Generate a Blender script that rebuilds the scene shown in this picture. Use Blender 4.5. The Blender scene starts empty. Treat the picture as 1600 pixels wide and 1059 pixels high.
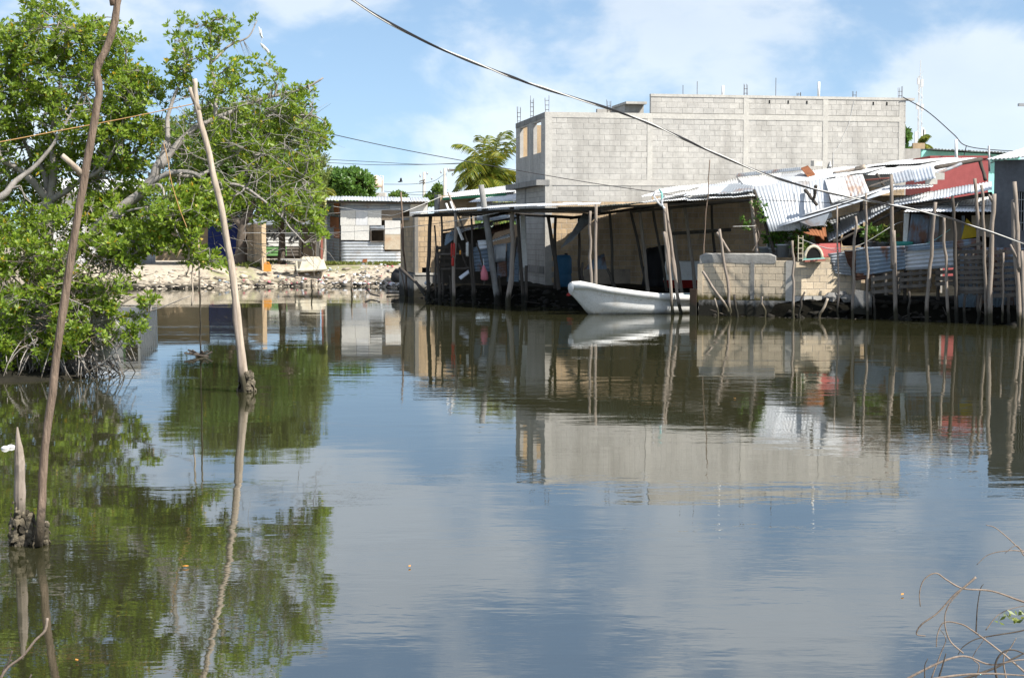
import bpy, math, random
import numpy as np
from mathutils import Vector, Matrix, noise
PI = math.pi
R = math.radians
rng = random.Random(7)
nrg = np.random.default_rng(7)
V = Vector

# ------------------------------------------------------------------ camera, sky, sun, exposure
scene = bpy.context.scene
CAM_H = 2.47
F = 2400.0                                # focal length in photo pixels (1600 wide)
PITCH = math.atan(164.5 / F)
cam_d = bpy.data.cameras.new('camera')
cam_d.sensor_width = 36.0
cam_d.lens = F / 1600 * 36
cam_d.clip_start = 0.1
cam_d.clip_end = 9000
cam = bpy.data.objects.new('camera', cam_d)
scene.collection.objects.link(cam)
cam.location = (0, 0, CAM_H)
cam.rotation_euler = (PI / 2 - PITCH, 0, 0)
scene.camera = cam

SUN_DIR = V((0.70, -0.45, 0.90)).normalized()      # towards the sun
sun_el = math.asin(SUN_DIR.z)
sun_d = bpy.data.lights.new('sun', 'SUN')
sun_d.energy = 5.0
sun_d.angle = R(0.53)
sun_d.color = (1.0, 0.95, 0.87)
sun = bpy.data.objects.new('sun', sun_d)
scene.collection.objects.link(sun)
sun.rotation_euler = SUN_DIR.to_track_quat('Z', 'Y').to_euler()
sun.location = (20, -20, 60)

world = bpy.data.worlds.new('World')
scene.world = world
world.use_nodes = True
wn = world.node_tree.nodes
wl_ = world.node_tree.links
wn.clear()
w_out = wn.new('ShaderNodeOutputWorld')
w_bg = wn.new('ShaderNodeBackground')
w_bg.inputs['Strength'].default_value = 0.1
w_sky = wn.new('ShaderNodeTexSky')
w_sky.sky_type = 'NISHITA'
w_sky.sun_disc = False
w_sky.sun_elevation = sun_el
w_sky.sun_rotation = math.atan2(SUN_DIR.x, SUN_DIR.y)
w_sky.air_density = 1.0
w_sky.dust_density = 0.7
w_sky.ozone_density = 1.0
# clouds: noise on the sky direction, flattened towards the horizon
w_tc = wn.new('ShaderNodeTexCoord')
w_sep = wn.new('ShaderNodeSeparateXYZ')
wl_.new(w_tc.outputs['Generated'], w_sep.inputs[0])
def wmath(op, a, b=None, clamp=False):
    n = wn.new('ShaderNodeMath'); n.operation = op; n.use_clamp = clamp
    for i, s in enumerate((a, b)):
        if s is None: continue
        if isinstance(s, (int, float)): n.inputs[i].default_value = s
        else: wl_.new(s, n.inputs[i])
    return n.outputs[0]
comb = wn.new('ShaderNodeCombineXYZ')
wl_.new(w_sep.outputs['X'], comb.inputs[0]); wl_.new(w_sep.outputs['Y'], comb.inputs[1])
wl_.new(wmath('MULTIPLY', w_sep.outputs['Z'], 1.7), comb.inputs[2])
w_up = wn.new('ShaderNodeCombineXYZ')                  # lift the lookup a little: clear sea air, no yellow haze band at the horizon
wl_.new(w_sep.outputs['X'], w_up.inputs[0]); wl_.new(w_sep.outputs['Y'], w_up.inputs[1])
wl_.new(wmath('ADD', wmath('MAXIMUM', w_sep.outputs['Z'], 0.0), 0.13), w_up.inputs[2])
w_nrm = wn.new('ShaderNodeVectorMath'); w_nrm.operation = 'NORMALIZE'
wl_.new(w_up.outputs[0], w_nrm.inputs[0]); wl_.new(w_nrm.outputs[0], w_sky.inputs['Vector'])
def wnoise(scale, detail, rough, off, dist=0.3):
    mp = wn.new('ShaderNodeMapping'); mp.inputs['Location'].default_value = off
    wl_.new(comb.outputs[0], mp.inputs[0])
    n = wn.new('ShaderNodeTexNoise'); n.inputs['Scale'].default_value = scale
    n.inputs['Detail'].default_value = detail; n.inputs['Roughness'].default_value = rough
    n.inputs['Distortion'].default_value = dist
    wl_.new(mp.outputs[0], n.inputs['Vector'])
    return n.outputs['Fac']
CLOUD_OFF = (0.1, 2.3, 1.3)
n1 = wnoise(5.2, 9, 0.52, CLOUD_OFF)
n2 = wnoise(13.0, 7, 0.55, (4.1, 2.0, 1.0))
cm = wmath('ADD', wmath('MULTIPLY', n1, 0.68), wmath('MULTIPLY', n2, 0.32))
ramp = wn.new('ShaderNodeMapRange'); ramp.interpolation_type = 'SMOOTHSTEP'
ramp.inputs['From Min'].default_value = 0.44; ramp.inputs['From Max'].default_value = 0.56
ramp.inputs['To Min'].default_value = 0.0; ramp.inputs['To Max'].default_value = 0.9
wl_.new(cm, ramp.inputs['Value'])
w_mix = wn.new('ShaderNodeMixRGB')
wl_.new(ramp.outputs[0], w_mix.inputs['Fac'])
w_tint = wn.new('ShaderNodeMixRGB'); w_tint.blend_type = 'MULTIPLY'; w_tint.inputs['Fac'].default_value = 1.0
w_tint.inputs['Color2'].default_value = (1.22, 1.24, 1.2, 1)
wl_.new(w_sky.outputs[0], w_tint.inputs['Color1'])
wl_.new(w_tint.outputs[0], w_mix.inputs['Color1'])
w_cc = wn.new('ShaderNodeMixRGB')                      # cloud body: sunlit white to soft grey-blue
w_cc.inputs['Color1'].default_value = (4.6, 4.35, 3.9, 1)
w_cc.inputs['Color2'].default_value = (2.5, 2.45, 2.3, 1)
wl_.new(wnoise(9.0, 6, 0.5, (9.0, 1.5, 2.0)), w_cc.inputs['Fac'])
w_ca = wn.new('ShaderNodeMixRGB'); w_ca.blend_type = 'ADD'; w_ca.inputs['Fac'].default_value = 0.62     # clouds pick up the brightness of the sky around them
wl_.new(w_cc.outputs[0], w_ca.inputs['Color1']); wl_.new(w_tint.outputs[0], w_ca.inputs['Color2'])
wl_.new(w_ca.outputs[0], w_mix.inputs['Color2'])
wl_.new(w_mix.outputs[0], w_bg.inputs['Color'])
wl_.new(w_bg.outputs[0], w_out.inputs['Surface'])

vs = scene.view_settings
vs.view_transform = 'Standard'; vs.look = 'None'; vs.gamma = 1.0
vs.use_curve_mapping = False
vs.exposure = 0.70
scene.cycles.use_denoising = True
scene.cycles.max_bounces = 8
scene.cycles.transparent_max_bounces = 8
scene.cycles.caustics_reflective = False
scene.cycles.caustics_refractive = False

# ------------------------------------------------------------------ pixel helpers
def ray(px, py):
    x = (px - 800) / F; y = (529.5 - py) / F
    c, s = math.cos(PITCH), math.sin(PITCH)
    return V((x, c + y * s, -s + y * c))
def W(px, py, Y):
    d = ray(px, py); return V((0, 0, CAM_H)) + d * (Y / d.y)
def G(px, py, z=0.0):
    d = ray(px, py); return V((0, 0, CAM_H)) + d * ((z - CAM_H) / d.z)
def Q(*c): return [W(*p) for p in c]

# ------------------------------------------------------------------ object helpers
COL = scene.collection
WL = {}
def tag(o, label=None, cat=None, group=None, kind=None):
    if label: o['label'] = label
    if cat: o['category'] = cat
    if group: o['group'] = group
    if kind: o['kind'] = kind
    return o
def thing(name, label, cat, loc, group=None):
    o = bpy.data.objects.new(name, None); COL.objects.link(o)
    o.empty_display_size = 0.2
    o.location = loc; WL[o.name] = V(loc)
    return tag(o, label, cat, group)
def link(name, me, loc, parent=None):
    o = bpy.data.objects.new(name, me); COL.objects.link(o)
    WL[o.name] = V(loc)
    if parent is not None:
        o.parent = parent; o.location = V(loc) - WL[parent.name]
    else: o.location = loc
    return o
def mesh_np(name, verts, faces, mat, parent=None, smooth=False, bottom=True):
    """verts Nx3 array in world space, faces list or Mx4 / Mx3 array"""
    verts = np.asarray(verts, dtype=np.float64)
    lo = verts.min(0); hi = verts.max(0)
    c = (lo + hi) / 2
    if bottom: c[2] = lo[2]
    verts = verts - c
    me = bpy.data.meshes.new(name)
    if isinstance(faces, np.ndarray):
        m, k = faces.shape
        me.vertices.add(len(verts)); me.vertices.foreach_set('co', verts.ravel().astype(np.float32))
        me.loops.add(m * k); me.loops.foreach_set('vertex_index', faces.ravel().astype(np.int32))
        me.polygons.add(m)
        me.polygons.foreach_set('loop_start', np.arange(0, m * k, k, dtype=np.int32))
        me.polygons.foreach_set('loop_total', np.full(m, k, dtype=np.int32))
        me.update(calc_edges=True)
    else:
        me.from_pydata([tuple(v) for v in verts], [], faces); me.update()
    if mat is not None: me.materials.append(mat)
    if smooth: me.polygons.foreach_set('use_smooth', np.ones(len(me.polygons), dtype=bool))
    return link(name, me, V(c), parent)
class MB:
    def __init__(s): s.v = []; s.f = []
    def add(s, vs_, fs):
        b = len(s.v); s.v += [tuple(v) for v in vs_]; s.f += [tuple(i + b for i in f) for f in fs]
        return s
    def box(s, c, h, M=None):
        c = V(c); pts = []
        for z in (-1, 1):
            for y in (-1, 1):
                for x in (-1, 1):
                    p = V((x * h[0], y * h[1], z * h[2]))
                    if M is not None: p = M @ p
                    pts.append(c + p)
        return s.add(pts, [(0, 2, 3, 1), (4, 5, 7, 6), (0, 1, 5, 4), (2, 6, 7, 3), (0, 4, 6, 2), (1, 3, 7, 5)])
    def hexa(s, b, t):
        """4 bottom points, 4 top points (same winding)"""
        return s.add(list(b) + list(t), [(3, 2, 1, 0), (4, 5, 6, 7), (0, 1, 5, 4), (1, 2, 6, 5), (2, 3, 7, 6), (3, 0, 4, 7)])
    def slab(s, q, t):
        q = [V(p) for p in q]
        n = (q[1] - q[0]).cross(q[3] - q[0]).normalized() * t
        return s.hexa([p - n / 2 for p in q], [p + n / 2 for p in q])
    def beam(s, a, b, w, h, up=V((0, 0, 1))):
        a = V(a); b = V(b); d = (b - a).normalized()
        if abs(d.dot(up)) > 0.97: up = V((0, 1, 0))
        x = d.cross(up).normalized(); y = x.cross(d).normalized()
        x *= w / 2; y *= h / 2
        return s.hexa([a - x - y, a + x - y, a + x + y, a - x + y], [b - x - y, b + x - y, b + x + y, b - x + y])
    def tube(s, pts, rad, n=6, rj=0.0, caps=True):
        pts = [V(p) for p in pts]
        if not isinstance(rad, (list, tuple)): rad = [rad] * len(pts)
        b = len(s.v); up = None
        for i, p in enumerate(pts):
            d = (pts[min(i + 1, len(pts) - 1)] - pts[max(i - 1, 0)])
            if d.length < 1e-9: d = V((0, 0, 1))
            d.normalize()
            if up is None:
                up = V((1, 0, 0)) if abs(d.x) < 0.8 else V((0, 1, 0))
            x = (up - d * up.dot(d)).normalized(); y = d.cross(x); up = x
            for k in range(n):
                a = 2 * PI * k / n
                r = rad[i] * (1 + (rng.uniform(-rj, rj) if rj else 0))
                s.v.append(tuple(p + x * (r * math.cos(a)) + y * (r * math.sin(a))))
        for i in range(len(pts) - 1):
            for k in range(n):
                k2 = (k + 1) % n
                s.f.append((b + i * n + k, b + i * n + k2, b + (i + 1) * n + k2, b + (i + 1) * n + k))
        if caps:
            s.f.append(tuple(b + k for k in range(n))[::-1])
            e = b + (len(pts) - 1) * n
            s.f.append(tuple(e + k for k in range(n)))
        return s
    def lathe(s, c, prof, n=16, sy=1.0):
        c = V(c); b = len(s.v)
        for r, z in prof:
            for k in range(n):
                a = 2 * PI * k / n
                s.v.append((c.x + r * math.cos(a), c.y + r * math.sin(a) * sy, c.z + z))
        for i in range(len(prof) - 1):
            for k in range(n):
                k2 = (k + 1) % n
                s.f.append((b + i * n + k, b + i * n + k2, b + (i + 1) * n + k2, b + (i + 1) * n + k))
        s.f.append(tuple(b + k for k in range(n))[::-1])
        e = b + (len(prof) - 1) * n
        s.f.append(tuple(e + k for k in range(n)))
        return s
    def build(s, name, mat, parent=None, smooth=False):
        return mesh_np(name, s.v, s.f, mat, parent, smooth)
def smooth_path(pts, step=6):
    pts = [V(p) for p in pts]
    out = []
    P = [pts[0] * 2 - pts[1]] + pts + [pts[-1] * 2 - pts[-2]]
    for i in range(1, len(P) - 2):
        for k in range(step):
            t = k / step
            a, b, c, d = P[i - 1], P[i], P[i + 1], P[i + 2]
            out.append(0.5 * ((2 * b) + (c - a) * t + (2 * a - 5 * b + 4 * c - d) * t * t + (3 * b - a - 3 * c + d) * t ** 3))
    out.append(pts[-1])
    return out

# ------------------------------------------------------------------ materials
def surf(name, c1, c2=None, scale=4.0, rough=0.8, metal=0.0, bump=0.15, bscale=None, rnd=0.0,
         stain=None, stain_amt=0.5, stain_scale=(2.5, 2.5, 0.7), stain_lo=0.5, stain_hi=0.68,
         tide=None, tide_z=0.35, stretch=(1, 1, 1), spec=0.3, coat=0.0):
    m = bpy.data.materials.new(name); m.use_nodes = True
    nt = m.node_tree; N = nt.nodes; L = nt.links
    bs = N['Principled BSDF']
    geo = N.new('ShaderNodeNewGeometry')
    def mp(sc):
        n = N.new('ShaderNodeMapping'); n.inputs['Scale'].default_value = sc
        L.new(geo.outputs['Position'], n.inputs['Vector']); return n.outputs[0]
    def tex(vec, s, det=6, ro=0.6):
        n = N.new('ShaderNodeTexNoise'); n.inputs['Scale'].default_value = s
        n.inputs['Detail'].default_value = det; n.inputs['Roughness'].default_value = ro
        L.new(vec, n.inputs['Vector']); return n.outputs['Fac']
    def mrange(v, a, b, lo=0, hi=1):
        n = N.new('ShaderNodeMapRange'); n.inputs['From Min'].default_value = a; n.inputs['From Max'].default_value = b
        n.inputs['To Min'].default_value = lo; n.inputs['To Max'].default_value = hi
        L.new(v, n.inputs['Value']); return n.outputs[0]
    def mix(f, a, b, bt='MIX'):
        n = N.new('ShaderNodeMixRGB'); n.blend_type = bt
        for i, s in (('Fac', f), ('Color1', a), ('Color2', b)):
            if isinstance(s, (tuple, list)): n.inputs[i].default_value = (*s[:3], 1)
            elif isinstance(s, (int, float)): n.inputs[i].default_value = s
            else: L.new(s, n.inputs[i])
        return n.outputs[0]
    vec = mp(stretch)
    f1 = tex(vec, scale)
    c2 = c2 or tuple(c * 0.7 for c in c1)
    col = mix(mrange(f1, 0.3, 0.7), c1, c2)
    col = mix(0.5, col, mix(mrange(tex(vec, scale * 9, 3), 0.25, 0.75), (0.72, 0.72, 0.72), (1.25, 1.25, 1.25)), 'MULTIPLY')
    if rnd:
        oi = N.new('ShaderNodeObjectInfo')
        ad = N.new('ShaderNodeMath'); ad.operation = 'ADD'
        L.new(oi.outputs['Random'], ad.inputs[0]); L.new(geo.outputs['Random Per Island'], ad.inputs[1])
        fr = N.new('ShaderNodeMath'); fr.operation = 'FRACT'; L.new(ad.outputs[0], fr.inputs[0])
        v = mrange(fr.outputs[0], 0, 1, 1 - rnd, 1 + rnd)
        cb = N.new('ShaderNodeCombineColor')
        for i in range(3): L.new(v, cb.inputs[i])
        col = mix(1.0, col, cb.outputs[0], 'MULTIPLY')
    if stain:
        sf = tex(mp(stain_scale), 1.0, 8, 0.65)
        fm = mrange(sf, stain_lo, stain_hi, 0, stain_amt)
        col = mix(fm, col, stain)
    if tide:
        sep = N.new('ShaderNodeSeparateXYZ'); L.new(geo.outputs['Position'], sep.inputs[0])
        ad = N.new('ShaderNodeMath'); ad.operation = 'ADD'; L.new(sep.outputs['Z'], ad.inputs[0])
        L.new(mrange(tex(mp((3, 3, 1.5)), 2.0), 0.2, 0.8, -0.14, 0.14), ad.inputs[1])
        col = mix(mrange(ad.outputs[0], tide_z + 0.1, tide_z - 0.1), col, tide)
    L.new(col, bs.inputs['Base Color'])
    bs.inputs['Roughness'].default_value = rough
    bs.inputs['Metallic'].default_value = metal
    bs.inputs['Specular IOR Level'].default_value = spec
    if coat: bs.inputs['Coat Weight'].default_value = coat
    if bump:
        bn = N.new('ShaderNodeBump'); bn.inputs['Strength'].default_value = bump; bn.inputs['Distance'].default_value = 0.02
        L.new(tex(vec, bscale or scale * 6, 5), bn.inputs['Height']); L.new(bn.outputs[0], bs.inputs['Normal'])
    return m
M = {}
MUD = (0.018, 0.017, 0.012)
M['block'] = surf('grey_block', (0.455, 0.435, 0.395), (0.40, 0.385, 0.355), 0.8, 0.92, bump=0.3, rnd=0.07, stain=(0.27, 0.255, 0.23), stain_amt=0.6, stain_scale=(1.3, 1.3, 0.4), stain_lo=0.47, stain_hi=0.64)
M['block_tan'] = surf('tan_block', (0.50, 0.365, 0.22), (0.43, 0.325, 0.215), 1.6, 0.92, bump=0.3, rnd=0.13, stain=(0.17, 0.135, 0.095), stain_amt=0.65, stain_lo=0.46, stain_hi=0.7)  # grime stain, deepened to put the boat shelter's shade into the block colour
M['block_wall'] = surf('buff_block', (0.68, 0.56, 0.40), (0.58, 0.48, 0.35), 2.2, 0.92, bump=0.3, rnd=0.12, stain=(0.3, 0.27, 0.22), stain_amt=0.5, tide=(0.09, 0.075, 0.025), tide_z=0.62)
M['mortar'] = surf('mortar', (0.47, 0.45, 0.41), (0.40, 0.38, 0.35), 3, 0.95, bump=0.3)
M['mortar_dark'] = surf('mortar_dark', (0.25, 0.23, 0.20), (0.20, 0.19, 0.17), 3, 0.95, bump=0.3)
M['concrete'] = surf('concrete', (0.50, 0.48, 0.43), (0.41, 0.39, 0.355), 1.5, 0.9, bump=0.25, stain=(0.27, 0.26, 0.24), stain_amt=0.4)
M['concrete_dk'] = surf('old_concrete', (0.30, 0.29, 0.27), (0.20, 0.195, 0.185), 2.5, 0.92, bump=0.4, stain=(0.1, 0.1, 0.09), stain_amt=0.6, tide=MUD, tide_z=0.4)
M['render_grey'] = surf('grey_render', (0.155, 0.165, 0.18), (0.11, 0.115, 0.125), 1.2, 0.9, bump=0.2, stain=(0.06, 0.06, 0.065), stain_amt=0.6, stain_scale=(1.2, 1.2, 0.5))
M['tin'] = surf('galvanised_tin', (0.62, 0.65, 0.68), (0.46, 0.49, 0.52), 1.2, 0.5, 0.25, bump=0.06, rnd=0.2, stain=(0.36, 0.24, 0.15), stain_amt=0.55, stain_lo=0.56, stain_hi=0.74, stain_scale=(1.1, 1.1, 1.1), spec=0.4)
M['tin_white'] = surf('bright_tin', (0.80, 0.80, 0.78), (0.7, 0.71, 0.71), 1.0, 0.5, 0.1, bump=0.05, rnd=0.06, stain=(0.42, 0.36, 0.3), stain_amt=0.6, stain_lo=0.54, stain_hi=0.75, stain_scale=(1.1, 1.1, 1.1), spec=0.4)
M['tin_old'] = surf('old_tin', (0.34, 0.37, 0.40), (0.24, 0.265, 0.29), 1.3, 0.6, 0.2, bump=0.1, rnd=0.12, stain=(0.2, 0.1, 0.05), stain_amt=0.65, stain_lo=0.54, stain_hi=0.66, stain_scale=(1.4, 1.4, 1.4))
M['tin_blue'] = surf('blue_grey_tin', (0.23, 0.30, 0.37), (0.16, 0.21, 0.27), 1.5, 0.6, 0.15, bump=0.1, rnd=0.1, stain=(0.15, 0.065, 0.03), stain_amt=0.9, stain_lo=0.5, stain_hi=0.6, stain_scale=(1.7, 1.7, 0.8))
M['tin_rusty'] = surf('rust_streaked_tin', (0.62, 0.63, 0.64), (0.5, 0.52, 0.54), 1.2, 0.55, 0.2, bump=0.06, stain=(0.38, 0.2, 0.1), stain_amt=0.7, stain_lo=0.5, stain_hi=0.6, stain_scale=(2.2, 2.2, 1.2))
M['rust'] = surf('rusty_tin', (0.33, 0.13, 0.055), (0.22, 0.085, 0.04), 4, 0.85, 0.1, bump=0.25, rnd=0.15)
M['rust_dk'] = surf('dark_rust', (0.13, 0.06, 0.035), (0.07, 0.04, 0.03), 4, 0.85, 0.1, bump=0.3)
M['white_sheet'] = surf('whitewashed_sheet', (0.68, 0.67, 0.63), (0.58, 0.57, 0.54), 1.5, 0.75, bump=0.1, rnd=0.06, stain=(0.4, 0.34, 0.27), stain_amt=0.4, stain_lo=0.56)
M['cream_sheet'] = surf('cream_sheet', (0.6, 0.52, 0.4), (0.5, 0.42, 0.31), 2, 0.8, bump=0.1, stain=(0.45, 0.25, 0.13), stain_amt=0.6, stain_lo=0.48, stain_scale=(1.5, 1.5, 1.5))
M['ply'] = surf('weathered_plywood', (0.27, 0.22, 0.165), (0.19, 0.155, 0.12), 2, 0.85, bump=0.2, stretch=(1, 1, 0.3), stain=(0.1, 0.08, 0.06), stain_amt=0.5)
M['pole'] = surf('grey_pole_wood', (0.33, 0.28, 0.235), (0.22, 0.18, 0.145), 3.0, 0.88, bump=0.5, stretch=(6, 6, 0.6), bscale=8, rnd=0.12, tide=(0.045, 0.04, 0.024), tide_z=0.36)
M['pole_pale'] = surf('pale_pole_wood', (0.52, 0.44, 0.35), (0.29, 0.235, 0.18), 3.0, 0.88, bump=0.5, stretch=(6, 6, 0.6), bscale=8, tide=(0.06, 0.05, 0.032), tide_z=0.22)
M['pole_brown'] = surf('brown_pole_wood', (0.29, 0.215, 0.16), (0.12, 0.085, 0.062), 5.0, 0.88, bump=1.0, stretch=(6, 6, 0.7), bscale=10, tide=(0.05, 0.04, 0.026), tide_z=0.3)
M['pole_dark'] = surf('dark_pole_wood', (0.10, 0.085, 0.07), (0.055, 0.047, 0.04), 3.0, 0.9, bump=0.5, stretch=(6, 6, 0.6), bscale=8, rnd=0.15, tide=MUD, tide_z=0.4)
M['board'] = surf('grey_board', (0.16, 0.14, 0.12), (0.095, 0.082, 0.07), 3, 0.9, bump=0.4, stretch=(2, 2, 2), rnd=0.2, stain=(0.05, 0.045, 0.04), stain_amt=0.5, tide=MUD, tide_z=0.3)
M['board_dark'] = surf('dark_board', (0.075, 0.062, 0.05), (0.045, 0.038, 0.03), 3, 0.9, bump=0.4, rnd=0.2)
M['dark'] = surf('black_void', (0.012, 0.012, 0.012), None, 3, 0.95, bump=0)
M['bark'] = surf('pale_bark', (0.36, 0.33, 0.30), (0.22, 0.20, 0.18), 5, 0.9, bump=0.5, stretch=(2, 2, 1), tide=(0.06, 0.05, 0.035), tide_z=0.15)
M['bark_dk'] = surf('brown_bark', (0.15, 0.12, 0.095), (0.09, 0.072, 0.057), 4, 0.92, bump=0.6)
M['twig'] = surf('dry_twig', (0.29, 0.235, 0.19), (0.15, 0.115, 0.09), 9, 0.9, bump=0.3)
M['twig_dk'] = surf('dark_twig', (0.10, 0.085, 0.07), (0.06, 0.05, 0.042), 9, 0.9, bump=0.3)
M['boat_white'] = surf('boat_gelcoat', (0.76, 0.76, 0.74), (0.68, 0.68, 0.66), 2.5, 0.4, bump=0.02, stain=(0.42, 0.37, 0.28), stain_amt=0.35, stain_lo=0.55, stain_scale=(3, 3, 2), spec=0.5, tide=(0.3, 0.24, 0.14), tide_z=-0.02)
M['boat_blue'] = surf('boat_inside', (0.42, 0.6, 0.6), (0.34, 0.5, 0.51), 3, 0.5, bump=0.02)
M['oyster'] = surf('oyster_shell', (0.17, 0.145, 0.10), (0.05, 0.042, 0.03), 22, 0.85, bump=0.5, rnd=0.5)
M['rock'] = surf('pale_rubble', (0.46, 0.40, 0.31), (0.24, 0.205, 0.165), 5, 0.93, bump=0.4, rnd=0.5)
M['rock_dk'] = surf('dark_rubble', (0.024, 0.021, 0.016), (0.01, 0.009, 0.007), 3, 0.9, bump=0.4, rnd=0.4)
M['litter_w'] = surf('white_litter', (0.72, 0.72, 0.72), (0.58, 0.6, 0.62), 5, 0.6, bump=0.1, rnd=0.2)
def flat(name, c, rough=0.6, **k): M[name] = surf(name, c, tuple(x * 0.82 for x in c), 3, rough, bump=k.pop('bump', 0.08), **k)
flat('red', (0.45, 0.04, 0.03)); flat('pink', (0.68, 0.2, 0.24)); flat('blue', (0.028, 0.05, 0.24), stain=(0.015, 0.02, 0.07), stain_amt=0.5)
flat('orange', (0.75, 0.33, 0.06)); flat('yellow', (0.55, 0.38, 0.02)); flat('aqua', (0.30, 0.66, 0.60), 0.85)
flat('redwall', (0.42, 0.11, 0.105), 0.88, stain=(0.3, 0.08, 0.075), stain_amt=0.5); flat('green', (0.16, 0.34, 0.12), 0.85)
flat('white', (0.78, 0.78, 0.76)); flat('cream', (0.66, 0.6, 0.46), stain=(0.42, 0.32, 0.2), stain_amt=0.5); flat('black', (0.02, 0.02, 0.022))
flat('tank', (0.68, 0.53, 0.42)); flat('bluecan', (0.03, 0.12, 0.22)); flat('teal', (0.04, 0.26, 0.22)); flat('steel', (0.42, 0.43, 0.44), 0.5, metal=0.5)
flat('rebar', (0.12, 0.10, 0.09)); flat('rope', (0.45, 0.27, 0.11), 0.9); flat('line', (0.66, 0.65, 0.62), 0.8); flat('redwood', (0.36, 0.13, 0.10), 0.85)
flat('beige', (0.62, 0.46, 0.29), 0.9); flat('mesh_green', (0.03, 0.16, 0.08)); flat('ink', (0.03, 0.03, 0.035)); flat('cloth', (0.5, 0.42, 0.32), 0.9)

def leaf_mat(name, c1, c2, c3, yellow=0.02, trans=0.3):
    m = bpy.data.materials.new(name); m.use_nodes = True
    nt = m.node_tree; N = nt.nodes; L = nt.links; N.clear()
    out = N.new('ShaderNodeOutputMaterial'); geo = N.new('ShaderNodeNewGeometry')
    cr = N.new('ShaderNodeValToRGB'); e = cr.color_ramp.elements
    e[0].position = 0; e[0].color = (*c1, 1); e[1].position = 1 - yellow; e[1].color = (*c3, 1)
    x = e.new(0.5); x.color = (*c2, 1)
    if yellow:
        y = e.new(1 - yellow + 0.002); y.color = (0.5, 0.36, 0.03, 1)
    L.new(geo.outputs['Random Per Island'], cr.inputs[0])
    bs = N.new('ShaderNodeBsdfPrincipled'); bs.inputs['Roughness'].default_value = 0.42
    bs.inputs['Specular IOR Level'].default_value = 0.4
    tr = N.new('ShaderNodeBsdfTranslucent')
    hs = N.new('ShaderNodeHueSaturation'); hs.inputs['Hue'].default_value = 0.48; hs.inputs['Value'].default_value = 1.7
    L.new(cr.outputs[0], hs.inputs['Color']); L.new(hs.outputs[0], tr.inputs['Color'])
    mx = N.new('ShaderNodeMixShader'); mx.inputs[0].default_value = trans
    L.new(cr.outputs[0], bs.inputs['Base Color'])
    L.new(bs.outputs[0], mx.inputs[1]); L.new(tr.outputs[0], mx.inputs[2]); L.new(mx.outputs[0], out.inputs[0])
    M[name] = m
leaf_mat('leaf', (0.105, 0.18, 0.018), (0.175, 0.275, 0.025), (0.28, 0.37, 0.055), 0.022, 0.47)
leaf_mat('leaf_far', (0.045, 0.09, 0.014), (0.075, 0.14, 0.02), (0.12, 0.19, 0.03), 0.008)
leaf_mat('leaf_pale', (0.09, 0.13, 0.025), (0.13, 0.18, 0.035), (0.18, 0.22, 0.05), 0.0)
leaf_mat('leaf_mango', (0.045, 0.11, 0.018), (0.075, 0.16, 0.022), (0.11, 0.2, 0.03), 0.0)
leaf_mat('leaf_palm', (0.09, 0.14, 0.02), (0.16, 0.205, 0.03), (0.31, 0.29, 0.04), 0.0, 0.35)
leaf_mat('grass', (0.08, 0.12, 0.02), (0.13, 0.16, 0.03), (0.2, 0.2, 0.05), 0.0)

# ------------------------------------------------------------------ the setting: ground and water
def at_px(px, Y): return (px - 800) / F * Y
SH = [(-70, 25.0)]
for p in ((-40, 600), (60, 597), (130, 590), (152, 566), (150, 520), (120, 478), (90, 458), (180, 452), (300, 451), (420, 448),
          (520, 447), (600, 448), (634, 453), (640, 461), (690, 469), (800, 475), (884, 480)):
    g = G(*p); SH.append((g.x, g.y))
for px, Y in ((900, 50.8), (1128, 51.0), (1112, 47.0), (1128, 46.2)): SH.append((at_px(px, Y), Y))
for p in ((1180, 493.5), (1238, 496), (1340, 496.5), (1450, 500), (1600, 508)):
    g = G(*p); SH.append((g.x, g.y))
SH += [(40, 36), (70, 34)]
POLY = np.array(SH + [(4000, 34), (4000, 4000), (-4000, 4000), (-4000, 25)])
def land_sd(x, y):
    """signed distance to the shoreline, positive on land"""
    x = np.asarray(x, float); y = np.asarray(y, float)
    d = np.full(x.shape, 1e9); ins = np.zeros(x.shape, bool)
    n = len(POLY)
    for i in range(n):
        ax, ay = POLY[i]; bx, by = POLY[(i + 1) % n]
        ex, ey = bx - ax, by - ay
        t = np.clip(((x - ax) * ex + (y - ay) * ey) / (ex * ex + ey * ey), 0, 1)
        d = np.minimum(d, np.hypot(x - ax - t * ex, y - ay - t * ey))
        c = ((ay > y) != (by > y))
        with np.errstate(divide='ignore', invalid='ignore'):
            xi = ax + (y - ay) * ex / (ey if ey != 0 else 1e-9)
        ins ^= c & (x < xi)
    return np.where(ins, d, -d)
def sstep(a, b, v):
    t = np.clip((v - a) / (b - a), 0, 1); return t * t * (3 - 2 * t)
def ground_z(x, y):
    x = np.asarray(x, float); y = np.asarray(y, float)
    d = land_sd(x, y)
    far = sstep(62, 67, y)
    left = (1 - far) * sstep(-4, -7, x)
    h = 0.55 * (1 - far) + 0.85 * far; h = h * (1 - left) + 0.22 * left
    w = 0.8 * (1 - far) + 3.0 * far; w = w * (1 - left) + 2.0 * left
    d = d - 0.55 * (1 - far) * (1 - left)          # the steep right bank has its own face (bank_face)
    z = np.where(d > 0, 0.03 + h * sstep(0, 1, d / w), -0.05 - 0.7 * np.clip(-d / 1.5, 0, 1))
    near = 0.85 * sstep(6.3, 2.5, y) * (y < 7)
    z = np.where(y < 6.5, np.maximum(near - 0.05, z), z)
    return z
def axis(a, b, s, far):
    f = list(np.arange(a, b + 1e-6, s))
    return np.array([-v for v in far[::-1]] + f + far) if a < 0 else np.array([-far[-1], -60, -10] + f + far)
xs = axis(-46, 46, 0.33, [60, 90, 160, 400, 1200, 4000])
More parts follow.
